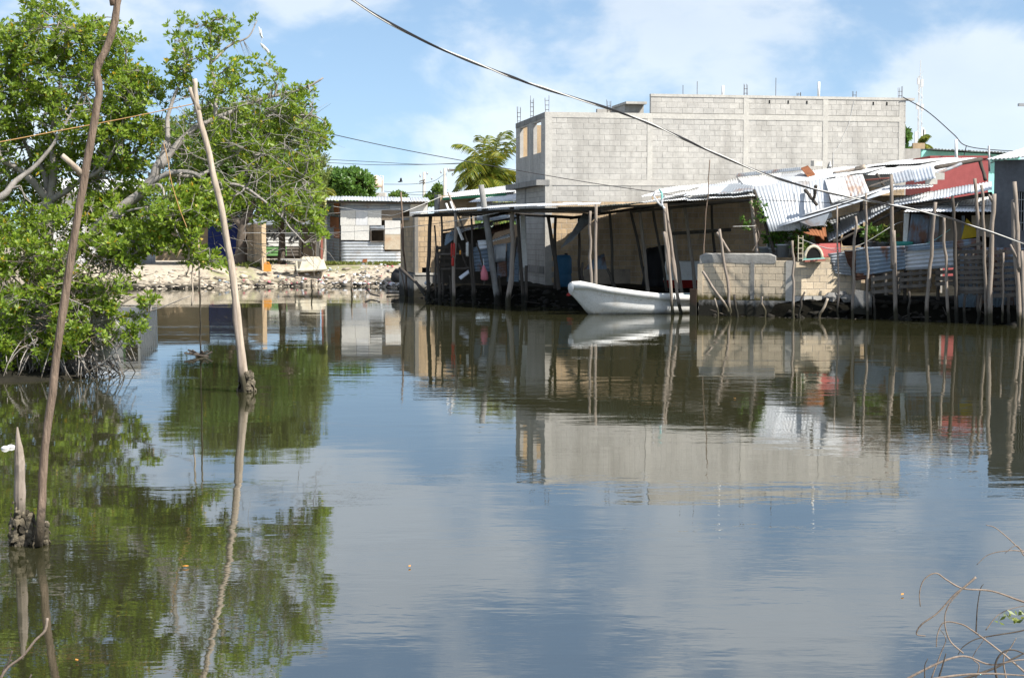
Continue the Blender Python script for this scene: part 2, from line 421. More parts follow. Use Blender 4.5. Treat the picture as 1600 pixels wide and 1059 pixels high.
ys = np.array([-4000, -600, -60, -10] + list(np.arange(-2, 8, 1.0)) + list(np.arange(8, 24, 2.0)) + list(np.arange(24, 100, 0.33)) + [104, 110, 120, 140, 180, 260, 500, 1500, 6000])
XX, YY = np.meshgrid(xs, ys)
ZZ = ground_z(XX, YY)
jit = np.array([noise.noise(V((a * 0.9, b * 0.9, 0))) * 0.06 + noise.noise(V((a * 2.7, b * 2.7, 4))) * 0.03 for a, b in zip(XX.ravel(), YY.ravel())]).reshape(XX.shape)
ZZ = ZZ + jit * (ZZ > -0.3)
gv = np.stack([XX.ravel(), YY.ravel(), ZZ.ravel()], 1)
ny, nx = XX.shape
ii = (np.arange(ny - 1)[:, None] * nx + np.arange(nx - 1)[None, :]).ravel()
gf = np.stack([ii, ii + 1, ii + nx + 1, ii + nx], 1)
gm = bpy.data.materials.new('bank_ground'); gm.use_nodes = True
gn = gm.node_tree.nodes; gl = gm.node_tree.links
gb = gn['Principled BSDF']; gb.inputs['Roughness'].default_value = 0.95; gb.inputs['Specular IOR Level'].default_value = 0.08
ga = gn.new('ShaderNodeAttribute'); ga.attribute_name = 'mud'
def gnoise(s, d=6):
    n = gn.new('ShaderNodeTexNoise'); g2 = gn.new('ShaderNodeNewGeometry'); n.inputs['Scale'].default_value = s; n.inputs['Detail'].default_value = d
    gl.new(g2.outputs['Position'], n.inputs['Vector']); return n.outputs['Fac']
def gmix(f, a, b):
    n = gn.new('ShaderNodeMixRGB')
    for i, s in (('Fac', f), ('Color1', a), ('Color2', b)):
        if isinstance(s, tuple): n.inputs[i].default_value = (*s, 1)
        elif isinstance(s, float): n.inputs[i].default_value = s
        else: gl.new(s, n.inputs[i])
    return n.outputs[0]
def grange(v, a, b):
    n = gn.new('ShaderNodeMapRange'); n.inputs['From Min'].default_value = a; n.inputs['From Max'].default_value = b; gl.new(v, n.inputs['Value']); return n.outputs[0]
sand = gmix(grange(gnoise(0.5), 0.35, 0.65), (0.50, 0.44, 0.35), (0.36, 0.31, 0.235))
sand = gmix(grange(gnoise(0.23), 0.56, 0.68), sand, (0.17, 0.19, 0.06))
sand = gmix(grange(gnoise(7.0), 0.5, 0.75), sand, (0.24, 0.2, 0.16))
mudc = gmix(grange(gnoise(3.0), 0.35, 0.7), (0.028, 0.025, 0.018), (0.012, 0.012, 0.009))
gl.new(gmix(ga.outputs['Fac'], sand, mudc), gb.inputs['Base Color'])
gbp = gn.new('ShaderNodeBump'); gbp.inputs['Strength'].default_value = 0.6; gbp.inputs['Distance'].default_value = 0.06
gl.new(gnoise(5.0), gbp.inputs['Height']); gl.new(gbp.outputs[0], gb.inputs['Normal'])
ground = mesh_np('ground', gv, gf, gm, None, True)
ground['kind'] = 'structure'
farw = sstep(62, 66, YY)
mud = np.clip(1 - sstep(0.05, 0.4, ZZ) * farw, 0, 1)
mud = np.where(YY > 200, 0, mud) * (YY > 6)
at = ground.data.attributes.new('mud', 'FLOAT', 'POINT'); at.data.foreach_set('value', mud.ravel().astype(np.float32))
# steep black mud face of the right bank
ri = [i for i, p in enumerate(SH) if p[0] > -5.2 and p[1] < 62.5]
rp = [V((p[0], p[1], 0)) for p in SH[ri[0]:]]
dense = []
for a_, b_ in zip(rp, rp[1:]):
    k = max(1, int((b_ - a_).length / 0.22)); dense += [a_.lerp(b_, i / k) for i in range(k)]
bv = []; prof = ((-.25, -.4), (-.06, .0), (.02, .16), (.12, .33), (.38, .47), (.8, .55), (1.5, .56))
for i, p_ in enumerate(dense):
    t_ = (dense[min(i + 4, len(dense) - 1)] - dense[max(i - 4, 0)]).normalized(); nr = V((-t_.y, t_.x, 0))
    for j, (o_, z_) in enumerate(prof):
        q_ = p_ + nr * (o_ + .12 * noise.noise(V((p_.x * 1.9, p_.y * 1.9, j * .7))))
        bv.append((q_.x, q_.y, z_ + .07 * noise.noise(V((p_.x * 2.6, p_.y * 2.6, j * 1.3 + 5)))))
nj = len(prof)
bf = [(i * nj + j, (i + 1) * nj + j, (i + 1) * nj + j + 1, i * nj + j + 1) for i in range(len(dense) - 1) for j in range(nj - 1)]
mudm = surf('black_mud', (0.012, 0.011, 0.008), (0.005, 0.005, 0.004), 3, 0.9, bump=1.0, bscale=7, spec=0.03)
bk = mesh_np('bank_face', bv, bf, mudm, None, True); bk['kind'] = 'structure'
def gz(x, y): return float(ground_z(np.array([x]), np.array([y]))[0])

# water
wm = bpy.data.materials.new('murky_water'); wm.use_nodes = True
wnn = wm.node_tree.nodes; wll = wm.node_tree.links
wb = wnn['Principled BSDF']
wb.inputs['Base Color'].default_value = (0.027, 0.027, 0.012, 1)
wb.inputs['Roughness'].default_value = 0.015
wb.inputs['IOR'].default_value = 4.0
wb.inputs['Specular IOR Level'].default_value = 0.5
wg = wnn.new('ShaderNodeNewGeometry')
def wtex(sc, scale, det, rough=0.5, off=(0, 0, 0)):
    mp = wnn.new('ShaderNodeMapping'); mp.inputs['Scale'].default_value = sc; mp.inputs['Location'].default_value = off
    wll.new(wg.outputs['Position'], mp.inputs['Vector'])
    n = wnn.new('ShaderNodeTexNoise'); n.inputs['Scale'].default_value = scale; n.inputs['Detail'].default_value = det; n.inputs['Roughness'].default_value = rough
    wll.new(mp.outputs[0], n.inputs['Vector']); return n.outputs['Fac']
def wm2(op, a, b):
    n = wnn.new('ShaderNodeMath'); n.operation = op
    for i, s in enumerate((a, b)):
        if isinstance(s, (int, float)): n.inputs[i].default_value = s
        else: wll.new(s, n.inputs[i])
    return n.outputs[0]
def wrange(v, a, b, lo, hi):
    n = wnn.new('ShaderNodeMapRange'); n.interpolation_type = 'SMOOTHSTEP'
    for k, x in zip(('From Min', 'From Max', 'To Min', 'To Max'), (a, b, lo, hi)): n.inputs[k].default_value = x
    wll.new(v, n.inputs['Value']); return n.outputs[0]
patch = wrange(wtex((0.35, 1.0, 1), 0.16, 3), 0.42, 0.66, 0.25, 1.0)
streak = wrange(wtex((0.10, 1.0, 1), 0.30, 3, 0.6, (7, 3, 0)), 0.50, 0.72, 0.0, 1.6)
patch = wm2('ADD', patch, streak)
rip = wm2('ADD', wm2('MULTIPLY', wtex((0.75, 1.6, 1), 2.2, 3), 1.0), wm2('MULTIPLY', wtex((0.8, 2.2, 1), 8.0, 2), 0.16))
swell = wm2('MULTIPLY', wtex((0.7, 1.0, 1), 0.6, 2), 1.6)
hgt = wm2('ADD', wm2('MULTIPLY', rip, patch), swell)
wbm = wnn.new('ShaderNodeBump'); wbm.inputs['Strength'].default_value = 0.34; wbm.inputs['Distance'].default_value = 0.008
wll.new(hgt, wbm.inputs['Height']); wll.new(wbm.outputs[0], wb.inputs['Normal'])
wxs = np.array([-4000, -100, -40, 0, 40, 100, 4000.]); wys = np.array([-4000, -50, 0, 20, 45, 80, 120, 4000.])
AX, AY = np.meshgrid(wxs, wys)
wv = np.stack([AX.ravel(), AY.ravel(), np.zeros(AX.size)], 1)
n2_, n1_ = AX.shape
ii = (np.arange(n2_ - 1)[:, None] * n1_ + np.arange(n1_ - 1)[None, :]).ravel()
water = mesh_np('water', wv, np.stack([ii, ii + 1, ii + n1_ + 1, ii + n1_], 1), wm)
water['kind'] = 'structure'

# ------------------------------------------------------------------ builders
def block_mesh(name, l, d, h, mat):
    me = bpy.data.meshes.new(name); mb = MB(); b = 0.006
    # front face slightly smaller than the body: a worn, chamfered edge
    x, z = l / 2, h / 2
    back = [(-x, d, -z), (x, d, -z), (x, d, z), (-x, d, z)]
    mid = [(-x, b, -z), (x, b, -z), (x, b, z), (-x, b, z)]
    fr = [(-x + b, 0, -z + b), (x - b, 0, -z + b), (x - b, 0, z - b), (-x + b, 0, z - b)]
    fs = [(8, 9, 10, 11)]
    for k in range(4):
        k2 = (k + 1) % 4
        fs += [(4 + k, 4 + k2, 8 + k2, 8 + k), (k, k2, 4 + k2, 4 + k)]
    fs.append((3, 2, 1, 0))
    me.from_pydata(back + mid + fr, [], fs); me.materials.append(mat); me.update()
    return me
BLK = {}
def block_wall(parent, A, u, L, z0, z1, mat, mort, n, thick=0.15, bl=0.4, bh=0.2, holes=(), budget=None, ztop=None, prio=None, gap=0.012, matf=None):
    """A: xy start, u: xy unit direction, n: outward xy normal. Mortar core plus proud blocks. budget: [objects left]"""
    A = V((A[0], A[1])); u = V(u).normalized(); n = V(n).normalized()
    rz = math.atan2(u.y, u.x)
    flip = (V((u.y, -u.x)).dot(n) < 0)
    def pt(s, d, z): p = A + u * s + n * d; return V((p.x, p.y, z))
    # core, split round the holes
    core = MB()
    def cbox(s0, s1, a, b):
        if s1 - s0 < 0.01 or b - a < 0.01: return
        core.hexa([pt(s0, -0.008, a), pt(s1, -0.008, a), pt(s1, -thick, a), pt(s0, -thick, a)],
                  [pt(s0, -0.008, b), pt(s1, -0.008, b), pt(s1, -thick, b), pt(s0, -thick, b)])
    if ztop:
        k = 24
        for i in range(k): cbox(L * i / k, L * (i + 1) / k, z0, ztop(L * (i + .5) / k) - 0.004)
    elif holes:
        cuts = sorted({0.0, L} | {h[0] for h in holes} | {h[1] for h in holes})
        for a, b in zip(cuts, cuts[1:]):
            hs = [h for h in holes if h[0] < (a + b) / 2 < h[1]]
            zz = z0
            for h in sorted(hs, key=lambda h: h[2]):
                cbox(a, b, zz, h[2]); zz = h[3]
            cbox(a, b, zz, z1)
    else: cbox(0, L, z0, z1)
    core.build('mortar', mort, parent)
    nc = int(round((z1 - z0) / bh)); hh = (z1 - z0) / nc
    todo = []
    for r in range(nc):
        s = -(bl / 2 if r % 2 else 0.0)
        zc_ = z0 + (r + 0.5) * hh
        while s < L - 0.01:
            a = max(s, 0); b = min(s + bl, L); s += bl
            segs = [(a, b)]
            for h in holes:
                if h[2] < zc_ < h[3]:
                    ns = []
                    for (c, d) in segs:
                        if h[1] <= c or h[0] >= d: ns.append((c, d))
                        else:
                            if h[0] > c: ns.append((c, h[0]))
                            if h[1] < d: ns.append((h[1], d))
                    segs = ns
            for (c, d) in segs:
                if d - c < 0.06: continue
                if ztop and zc_ + hh / 2 > ztop((c + d) / 2) + 0.05: continue
                todo.append(((c + d) / 2, zc_, d - c))
    if prio: todo.sort(key=prio)
    rest = {}
    for (s, z, l) in todo:
        m_ = matf(s, z) if matf else mat
        off = rng.uniform(-0.002, 0.003)
        if budget is None or budget[0] > 0:
            if budget is not None: budget[0] -= 1
            key = (round(l, 2), round(hh, 3), m_.name, flip)
            if key not in BLK: BLK[key] = block_mesh('block', round(l, 2) - gap, 0.04, hh - gap, m_)
            o = link('block', BLK[key], pt(s, off, z), parent)
            o.rotation_euler = (rng.uniform(-.004, .004), rng.uniform(-.006, .006), rz + (PI if flip else 0))
        else:
            mb = rest.setdefault(m_.name, (MB(), m_))[0]
            l2 = (l - gap) / 2; h2 = (hh - gap) / 2; b = 0.006
            back = [pt(s - l2, -0.04, z - h2), pt(s + l2, -0.04, z - h2), pt(s + l2, -0.04, z + h2), pt(s - l2, -0.04, z + h2)]
            mid = [pt(s - l2, off - b, z - h2), pt(s + l2, off - b, z - h2), pt(s + l2, off - b, z + h2), pt(s - l2, off - b, z + h2)]
            l3, h3 = l2 - b, h2 - b
            fr = [pt(s - l3, off, z - h3), pt(s + l3, off, z - h3), pt(s + l3, off, z + h3), pt(s - l3, off, z + h3)]
            fs = [(8, 9, 10, 11)]
            for k in range(4):
                k2 = (k + 1) % 4
                fs += [(4 + k, 4 + k2, 8 + k2, 8 + k), (k, k2, 4 + k2, 4 + k)]
            mb.add(back + mid + fr, fs)
    for mb, m_ in rest.values():
        o = mb.build('blockwork', m_, parent); o['kind'] = 'stuff'
    return pt

def sheet(name, q, mat, parent=None, pitch=0.1, amp=0.012, nl=4, warp=0.0, thick=0.004, along='v', ragged=0.0):
    """corrugated sheet on a bilinear patch p00,p10,p11,p01; ridges run along v (p00->p01) or u"""
    q = [V(p) for p in q]
    if along == 'u': q = [q[0], q[3], q[2], q[1]]
    lu = max((q[1] - q[0]).length, (q[2] - q[3]).length)
    nu = max(4, min(260, int(lu / pitch * 4)))
    nrm = (q[1] - q[0]).cross(q[3] - q[0]).normalized()
    if nrm.y > 0: nrm = -nrm
    vs_ = []; seed = rng.uniform(0, 100)
    ph = rng.uniform(0, 6)
    rag = [[rng.uniform(-ragged, ragged) for _ in range(nu + 1)] for _ in range(2)] if ragged else None
    for j in range(nl + 1):
        for i in range(nu + 1):
            a = i / nu; b = j / nl
            if rag and j in (0, nl): b += rag[0 if j == 0 else 1][i // 5 * 5]
            p = q[0] * (1 - a) * (1 - b) + q[1] * a * (1 - b) + q[2] * a * b + q[3] * (1 - a) * b
            d = amp * math.sin(2 * PI * a * lu / pitch + ph)
            if warp: d += warp * noise.noise(V((a * lu * 0.7 + seed, b * 2.3, seed)))
            vs_.append(p + nrm * d)
    fs = [(j * (nu + 1) + i, j * (nu + 1) + i + 1, (j + 1) * (nu + 1) + i + 1, (j + 1) * (nu + 1) + i) for j in range(nl) for i in range(nu)]
    o = mesh_np(name, [tuple(v) for v in vs_], fs, mat, parent, True)
    if thick:
        s = o.modifiers.new('solid', 'SOLIDIFY'); s.thickness = thick; s.offset = 0
    return o
def sheets(name, q, mats, parent, n, pitch=0.1, amp=0.012, nl=4, warp=0.01, lap=0.05, along='v'):
    """a run of n overlapping sheets side by side along u"""
    q = [V(p) for p in q]
    nrm = (q[1] - q[0]).cross(q[3] - q[0]).normalized()
    for k in range(n):
        a = max(0, (k - lap) / n); b = (k + 1) / n
        o = nrm * (0.012 * (k % 2))
        e0 = rng.uniform(-0.04, 0.04); e1 = rng.uniform(-0.05, 0.05)
        qq = [q[0].lerp(q[1], a), q[0].lerp(q[1], b), q[3].lerp(q[2], b), q[3].lerp(q[2], a)]
        d = (qq[3] - qq[0]).normalized()
        qq = [qq[0] + d * e0 + o, qq[1] + d * e0 + o, qq[2] + d * e1 + o, qq[3] + d * e1 + o]
        sheet(name, qq, mats[k % len(mats)] if isinstance(mats, list) else mats, parent, pitch, amp, nl, warp, along=along)
def panel(name, q, mat, parent, t=0.015): return MB().slab(q, t).build(name, mat, parent)

def pole_pts(pts, wob=0.02, step=5):
    sp = smooth_path(pts, step)
    L = (sp[-1] - sp[0]).length; sd = rng.uniform(0, 99)
    return [p + V((noise.noise(V((sd, i * 0.45, 0))), noise.noise(V((sd, 0, i * 0.45))) * 0.6, 0)) * wob * min(1, i / 3) for i, p in enumerate(sp)]
def pole(pts, r0, r1, mat, label=None, group=None, name='wooden_post', parent=None, wob=0.03, n=8, step=6, stub=None, cat='post', rj=0.1):
    pp = pole_pts(pts, wob, step)
    k = len(pp)
    mb = MB().tube(pp, [r0 + (r1 - r0) * i / (k - 1) * (1 + rng.uniform(-.05, .05)) for i in range(k)], n, rj)
    if stub:
        for (i, dirv, ln, r) in stub:
            b = pp[int(i * (k - 1))]; mb.tube([b, b + V(dirv) * ln * .5, b + V(dirv) * ln], [r, r * .85, r * .6], 6, 0.1)
    o = mb.build(name, mat, parent, True)
    if label: tag(o, label, cat, group)
    return o
def wire(name, pts, r, mat, label, cat='cable', parent=None, n=5, step=10, group=None):
    o = MB().tube(smooth_path(pts, step), r, n).build(name, mat, parent, True)
    if label: tag(o, label, cat, group)
    return o
def sagline(a, b, sag, n=12):
    a = V(a); b = V(b)
    return [a.lerp(b, i / n) - V((0, 0, sag * 4 * (i / n) * (1 - i / n))) for i in range(n + 1)]

# ------------------------------------------------------------------ foliage
def leaves_np(cent, axis_, K, L, Wd, spread, rg, droop=0.0):
    n = len(cent); m = n * K
    c = np.repeat(cent, K, 0); ax = np.repeat(axis_, K, 0)
    ax = ax / np.linalg.norm(ax, axis=1, keepdims=True)
    t = np.cross(ax, np.array([0.3, 0.5, 0.81])); t /= np.linalg.norm(t, axis=1, keepdims=True) + 1e-9
    b = np.cross(ax, t)
    az = np.tile(np.arange(K) * 2.39996, n) + rg.uniform(0, 6.28, n).repeat(K) + rg.normal(0, .3, m)
    el = np.clip(rg.normal(spread, 0.35, m), 0.05, 2.2)
    d = ax * np.cos(el)[:, None] + (t * np.cos(az)[:, None] + b * np.sin(az)[:, None]) * np.sin(el)[:, None]
    d[:, 2] -= droop; d /= np.linalg.norm(d, axis=1, keepdims=True)
    side = np.cross(d, ax + rg.normal(0, .45, (m, 3))); side /= np.linalg.norm(side, axis=1, keepdims=True) + 1e-9
    nn = np.cross(side, d)
    l = (L * rg.uniform(0.65, 1.25, m))[:, None]; w = (Wd * rg.uniform(0.7, 1.2, m))[:, None]
    base = c + d * l * 0.12
    v0 = base; v1 = c + d * l * 0.66 + side * w - nn * w * 0.25; v2 = c + d * l * 1.08; v3 = c + d * l * 0.66 - side * w - nn * w * 0.25
    vv = np.stack([v0, v1, v2, v3], 1).reshape(-1, 3)
    f = np.arange(m * 4).reshape(-1, 4)
    return vv, f
def blob_points(blobs, n, rg, gap=0.0, gscale=1.6, inner=0.35):
    """blobs: (centre, (rx, ry, rz), weight)"""
    wt = np.array([b[2] for b in blobs], float); wt /= wt.sum()
    pts = []; outs = []
    for b, w in zip(blobs, wt):
        k = int(n * w) + 1
        d = rg.normal(0, 1, (k, 3)); d /= np.linalg.norm(d, axis=1, keepdims=True)
        r = (inner + (1 - inner) * rg.uniform(0, 1, k) ** 0.6) * rg.normal(1, 0.08, k)
        p = np.array(b[0]) + d * r[:, None] * np.array(b[1])
        pts.append(p); outs.append(d)
    p = np.concatenate(pts); o = np.concatenate(outs)
    if gap > -1:
        keep = np.array([noise.noise(V(x) * gscale) > gap for x in p])
        p = p[keep]; o = o[keep]
    return p, o
def tubes_np(segs, nside=3):
    """segs: list of (p0, p1, r0, r1)"""
    a = np.array([s[0][:] for s in segs]); b = np.array([s[1][:] for s in segs])
    r0 = np.array([s[2] for s in segs]); r1 = np.array([s[3] for s in segs])
    d = b - a; d /= np.linalg.norm(d, axis=1, keepdims=True) + 1e-9
    t = np.cross(d, np.array([0.31, 0.77, 0.55])); t /= np.linalg.norm(t, axis=1, keepdims=True) + 1e-9
    s = np.cross(d, t)
    vs_ = []
    for base, r in ((a, r0), (b, r1)):
        for k in range(nside):
            an = 2 * PI * k / nside
            vs_.append(base + (t * math.cos(an) + s * math.sin(an)) * r[:, None])
    vv = np.stack(vs_, 1)                           # m, 2n, 3
    m = len(segs); off = (np.arange(m) * 2 * nside)[:, None]
    fs = []
    for k in range(nside):
        k2 = (k + 1) % nside
        fs.append(off + np.array([[k, k2, nside + k2, nside + k]]))
    return vv.reshape(-1, 3), np.concatenate(fs)
def twig_net(nodes, targets, rg, r=0.006, sub=3, jitter=0.06):
    """join each target to its nearest node with a kinked twig; returns segs"""
    nodes = np.array(nodes); segs = []
    for t in targets:
        i = np.argmin(((nodes - t) ** 2).sum(1)); a = nodes[i]
        prev = a
        for k in range(1, sub + 1):
            f = k / sub; p = a + (t - a) * f
            if k < sub: p = p + rg.normal(0, jitter, 3) * np.linalg.norm(t - a) * 0.5
            segs.append((prev, p, r * (1.6 - f * .8), r * (1.6 - (f + 1 / sub) * .8)))
            prev = p
    return segs
def limb_nodes(paths):
    out = []
    for pts, _, _ in paths:
        out += [np.array(p[:]) for p in smooth_path(pts, 5)]
    return out
def limbs(mb, paths, n=7, wob=0.03):
    for pts, r0, r1 in paths:
        sp = pole_pts(pts, wob, 5); k = len(sp)
        mb.tube(sp, [r0 + (r1 - r0) * (i / (k - 1)) ** 0.8 for i in range(k)], n, 0.08)

# ------------------------------------------------------------------ two-storey block house
TH = R(10); HU = V((math.cos(TH), math.sin(TH))); HN = V((math.sin(TH), -math.cos(TH)))
HV = V((-math.sin(TH), math.cos(TH))); HA = V((1.235, 57.0)); HL = 14.1; HW = 6.2
def s_at(px):
    k = (px - 800) / F
    return (k * HA.y - HA.x) / (HU.x - k * HU.y)
house = thing('block_house', 'tall unfinished two-storey house of bare grey concrete blocks with rebar on top', 'house', (HA.x + 6, HA.y + 3, 0.5))
HZ0, HZB, HZB2, HZT, HZP = 0.45, 4.25, 4.47, 6.94, 7.66
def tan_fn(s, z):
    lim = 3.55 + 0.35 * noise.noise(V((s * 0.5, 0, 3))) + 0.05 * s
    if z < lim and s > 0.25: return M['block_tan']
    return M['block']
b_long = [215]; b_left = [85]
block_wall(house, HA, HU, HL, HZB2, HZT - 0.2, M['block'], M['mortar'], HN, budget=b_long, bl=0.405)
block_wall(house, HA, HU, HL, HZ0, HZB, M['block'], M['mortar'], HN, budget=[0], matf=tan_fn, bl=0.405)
sp0 = s_at(1015)
block_wall(house, HA + HU * sp0, HU, HL - sp0, HZT + 0.01, HZP - 0.1, M['block'], M['mortar'], HN, budget=[0], bl=0.405)
wins = [(0.87, 2.41, 5.5, 6.68), (3.68, 5.32, 5.5, 6.68)]
block_wall(house, HA, HV, HW, HZB2, HZT - 0.2, M['block'], M['mortar'], -HU, budget=b_left, holes=wins, bl=0.4)
block_wall(house, HA, HV, HW, HZ0, HZB, M['block'], M['mortar_dark'], -HU, budget=[0], bl=0.4)
hp = lambda s, d, z: V(((HA + HU * s + HN * d).x, (HA + HU * s + HN * d).y, z))
lp = lambda s, d, z: V(((HA + HV * s - HU * d).x, (HA + HV * s - HU * d).y, z))
def hbox(f, s0, s1, d0, d1, z0, z1):
    return MB().hexa([f(s0, d0, z0), f(s1, d0, z0), f(s1, d1, z0), f(s0, d1, z0)], [f(s0, d0, z1), f(s1, d0, z1), f(s1, d1, z1), f(s0, d1, z1)])
for px in (1014, 1163, 1286, 1404):
    s = s_at(px); top = HZP - 0.1 if px > 1100 else HZT - 0.2
    hbox(hp, s - 0.1, s + 0.1, 0.014, -0.1, HZB2, top).build('column', M['concrete'], house)
hbox(hp, -0.012, 0.24, 0.016, -0.14, HZ0, HZT - 0.2).build('corner_column', M['concrete'], house)
hbox(hp, -0.01, HL, 0.02, -0.15, HZB, HZB2).build('floor_band', M['concrete'], house)
hbox(hp, -0.02, HL, 0.016, -0.15, HZT - 0.2, HZT).build('top_beam', M['concrete'], house)
hbox(hp, sp0, HL + 0.35, 0.025, -0.17, HZP - 0.1, HZP).build('coping', M['concrete'], house)
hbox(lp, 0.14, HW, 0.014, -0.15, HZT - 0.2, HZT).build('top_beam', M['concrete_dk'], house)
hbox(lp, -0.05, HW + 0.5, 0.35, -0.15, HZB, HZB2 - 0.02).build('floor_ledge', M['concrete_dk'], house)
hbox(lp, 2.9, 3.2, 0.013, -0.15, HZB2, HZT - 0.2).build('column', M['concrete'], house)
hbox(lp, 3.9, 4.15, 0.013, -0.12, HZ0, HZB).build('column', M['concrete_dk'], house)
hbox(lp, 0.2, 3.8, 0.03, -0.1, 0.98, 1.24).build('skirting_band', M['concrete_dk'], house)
# back and end walls of the roofless upper floor, the floor slab and the roof part behind the parapet
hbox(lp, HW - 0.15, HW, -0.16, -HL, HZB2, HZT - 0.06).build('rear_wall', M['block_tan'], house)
hbox(hp, HL - 0.15, HL - 0.004, -0.16, -HW, HZ0, HZP - 0.1).build('end_wall', M['block'], house)
hbox(hp, 0.16, HL - 0.16, -0.17, -HW + 0.16, HZB + 0.02, HZB2 - 0.03).build('floor_slab', M['concrete_dk'], house)
hbox(hp, sp0 + 0.05, HL - 0.2, -0.18, -HW + 0.2, HZT - 0.25, HZT - 0.1).build('roof_slab', M['concrete'], house)
hbox(hp, s_at(984), sp0 - 0.03, -0.9, -2.6, HZT - 0.02, HZT + 0.38).build('stair_wall', M['block'], house)
hbox(hp, s_at(982), sp0 - 0.01, -0.5, -2.8, HZT + 0.38, HZT + 0.47).build('stair_roof', M['concrete'], house)
hbox(hp, s_at(953), s_at(984), -2.2, -2.4, HZT - 0.25, HZT + 0.32).build('stair_wall', M['block'], house)
def cage(base, h, w=0.12):
    mb = MB(); c = V(base)
    for i, j in ((-1, -1), (1, -1), (1, 1), (-1, 1)):
        mb.tube([c + V((i * w / 2, j * w / 2, -0.1)), c + V((i * w / 2 + rng.uniform(-.03, .03), j * w / 2, h * rng.uniform(.8, 1)))], 0.008, 4)
    z = 0.08
    while z < h * 0.8:
        q = [c + V((i * w / 2, j * w / 2, z)) for i, j in ((-1, -1), (1, -1), (1, 1), (-1, 1), (-1, -1))]
        mb.tube(q, 0.006, 4); z += 0.17
    mb.build('rebar_cage', M['rebar'], house)
cage(lp(5.9, -0.07, HZT), 0.72); cage(lp(3.05, -0.07, HZT), 0.85); cage(hp(0.08, -0.08, HZT), 0.62)
cage(hp(s_at(951), -0.08, HZT), 0.5); cage(hp(s_at(1163), -0.08, HZP), 0.45); cage(hp(s_at(1332), -0.08, HZP), 0.24); cage(hp(s_at(1403), -0.08, HZP), 0.45); cage(hp(s_at(1246), -0.08, HZP), 0.16)
for px, h in ((1088, 0.5), (1210, 0.68), (1066, 0.35)):
    MB().tube([hp(s_at(px), -0.1, HZP - .1), hp(s_at(px), -0.1, HZP + h)], 0.012, 5).build('rebar', M['rebar'], house)
for px, h in ((1128, 0.36), (1277, 0.56)):
    MB().tube([hp(s_at(px), -0.12, HZP - .1), hp(s_at(px), -0.12, HZP + h)], 0.05, 8).build('vent_pipe', M['white'], house, True)
MB().tube([hp(s_at(1330), 0.012, HZP - .15), hp(s_at(1322), 0.012, 6.6), hp(s_at(1305), 0.012, 5.7), hp(s_at(1299), 0.012, 5.55), hp(s_at(1299), 0.012, 4.7)], 0.011, 4).build('conduit', M['line'], house)
MB().tube([hp(s_at(1293), 0.01, 4.9), hp(s_at(1293.5), 0.06, 5.02), hp(s_at(1294), 0.03, 5.2)], [0.03, 0.07, 0.02], 6).build('junction_box', M['steel'], house)
mk = MB()
for px in (1199, 1228, 1257, 1360, 1381): mk.box(hp(s_at(px), 0.006, HZP - 0.23), (0.025, 0.01, 0.06))
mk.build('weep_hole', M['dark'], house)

# ------------------------------------------------------------------ boat shelter
shel = thing('boat_shelter', 'long open boat shelter with patched tin roof on grey poles against the block house', 'shelter', (3.5, 50, 0.3))
sheets('roof_sheet', Q((641, 333, 55), (780, 325, 52), (808, 319.5, 57), (655, 331, 58)), M['tin'], shel, 4, nl=3)
sheets('roof_sheet', Q((780, 324, 52), (937, 319.5, 47.5), (940, 316, 51), (800, 320, 56)), M['tin'], shel, 5, nl=3, warp=0.02)
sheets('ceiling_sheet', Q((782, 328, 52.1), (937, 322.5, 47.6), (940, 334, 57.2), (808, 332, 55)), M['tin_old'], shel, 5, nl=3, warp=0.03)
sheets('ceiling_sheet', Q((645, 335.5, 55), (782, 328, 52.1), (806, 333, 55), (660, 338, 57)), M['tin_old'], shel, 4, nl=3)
sheets('roof_sheet', Q((937, 321, 47.4), (1180, 307, 46.6), (1172, 273, 58.3), (937, 333.5, 57.2)), M['tin_white'], shel, 7, nl=4, warp=0.05)
sheet('roof_sheet', Q((1002, 307, 49), (1078, 296, 49), (1110, 286, 54), (1030, 297, 54)), M['tin_white'], shel, warp=0.08)
sheet('roof_sheet', Q((1068, 306, 47.6), (1130, 300, 47.4), (1158, 286, 51), (1096, 291, 51)), M['tin'], shel, warp=0.12)
sheet('roof_sheet', Q((1122, 303, 47.1), (1177, 301, 46.9), (1177, 289, 48.5), (1140, 289, 49)), M['tin_old'], shel, warp=0.12)
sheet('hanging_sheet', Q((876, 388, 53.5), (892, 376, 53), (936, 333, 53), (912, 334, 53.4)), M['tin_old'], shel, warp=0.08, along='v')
def beam(px0, py0, Y0, px1, py1, Y1, w=0.08, h=0.1, mat='pole_dark', parent=None, name='beam'):
    return MB().tube(pole_pts([W(px0, py0, Y0), W((px0 + px1) / 2, (py0 + py1) / 2, (Y0 + Y1) / 2), W(px1, py1, Y1)], 0.02, 4), w / 2, 6, 0.08).build(name, M[mat], parent, True)
beam(645, 338, 55.2, 785, 330, 52.3, parent=shel); beam(785, 330, 52.3, 937, 325, 47.8, parent=shel); beam(937, 325, 47.8, 1178, 313, 47.0, parent=shel)
beam(655, 338, 57.6, 812, 334, 56.6, parent=shel); beam(806, 335, 56.5, 895, 340, 55, 0.12, parent=shel); beam(890, 341, 55, 1175, 300, 54.5, 0.12, parent=shel)
beam(1051, 365, 51, 1142, 359, 50, 0.13, parent=shel); beam(985, 331, 51, 1180, 312, 50, 0.1, parent=shel)
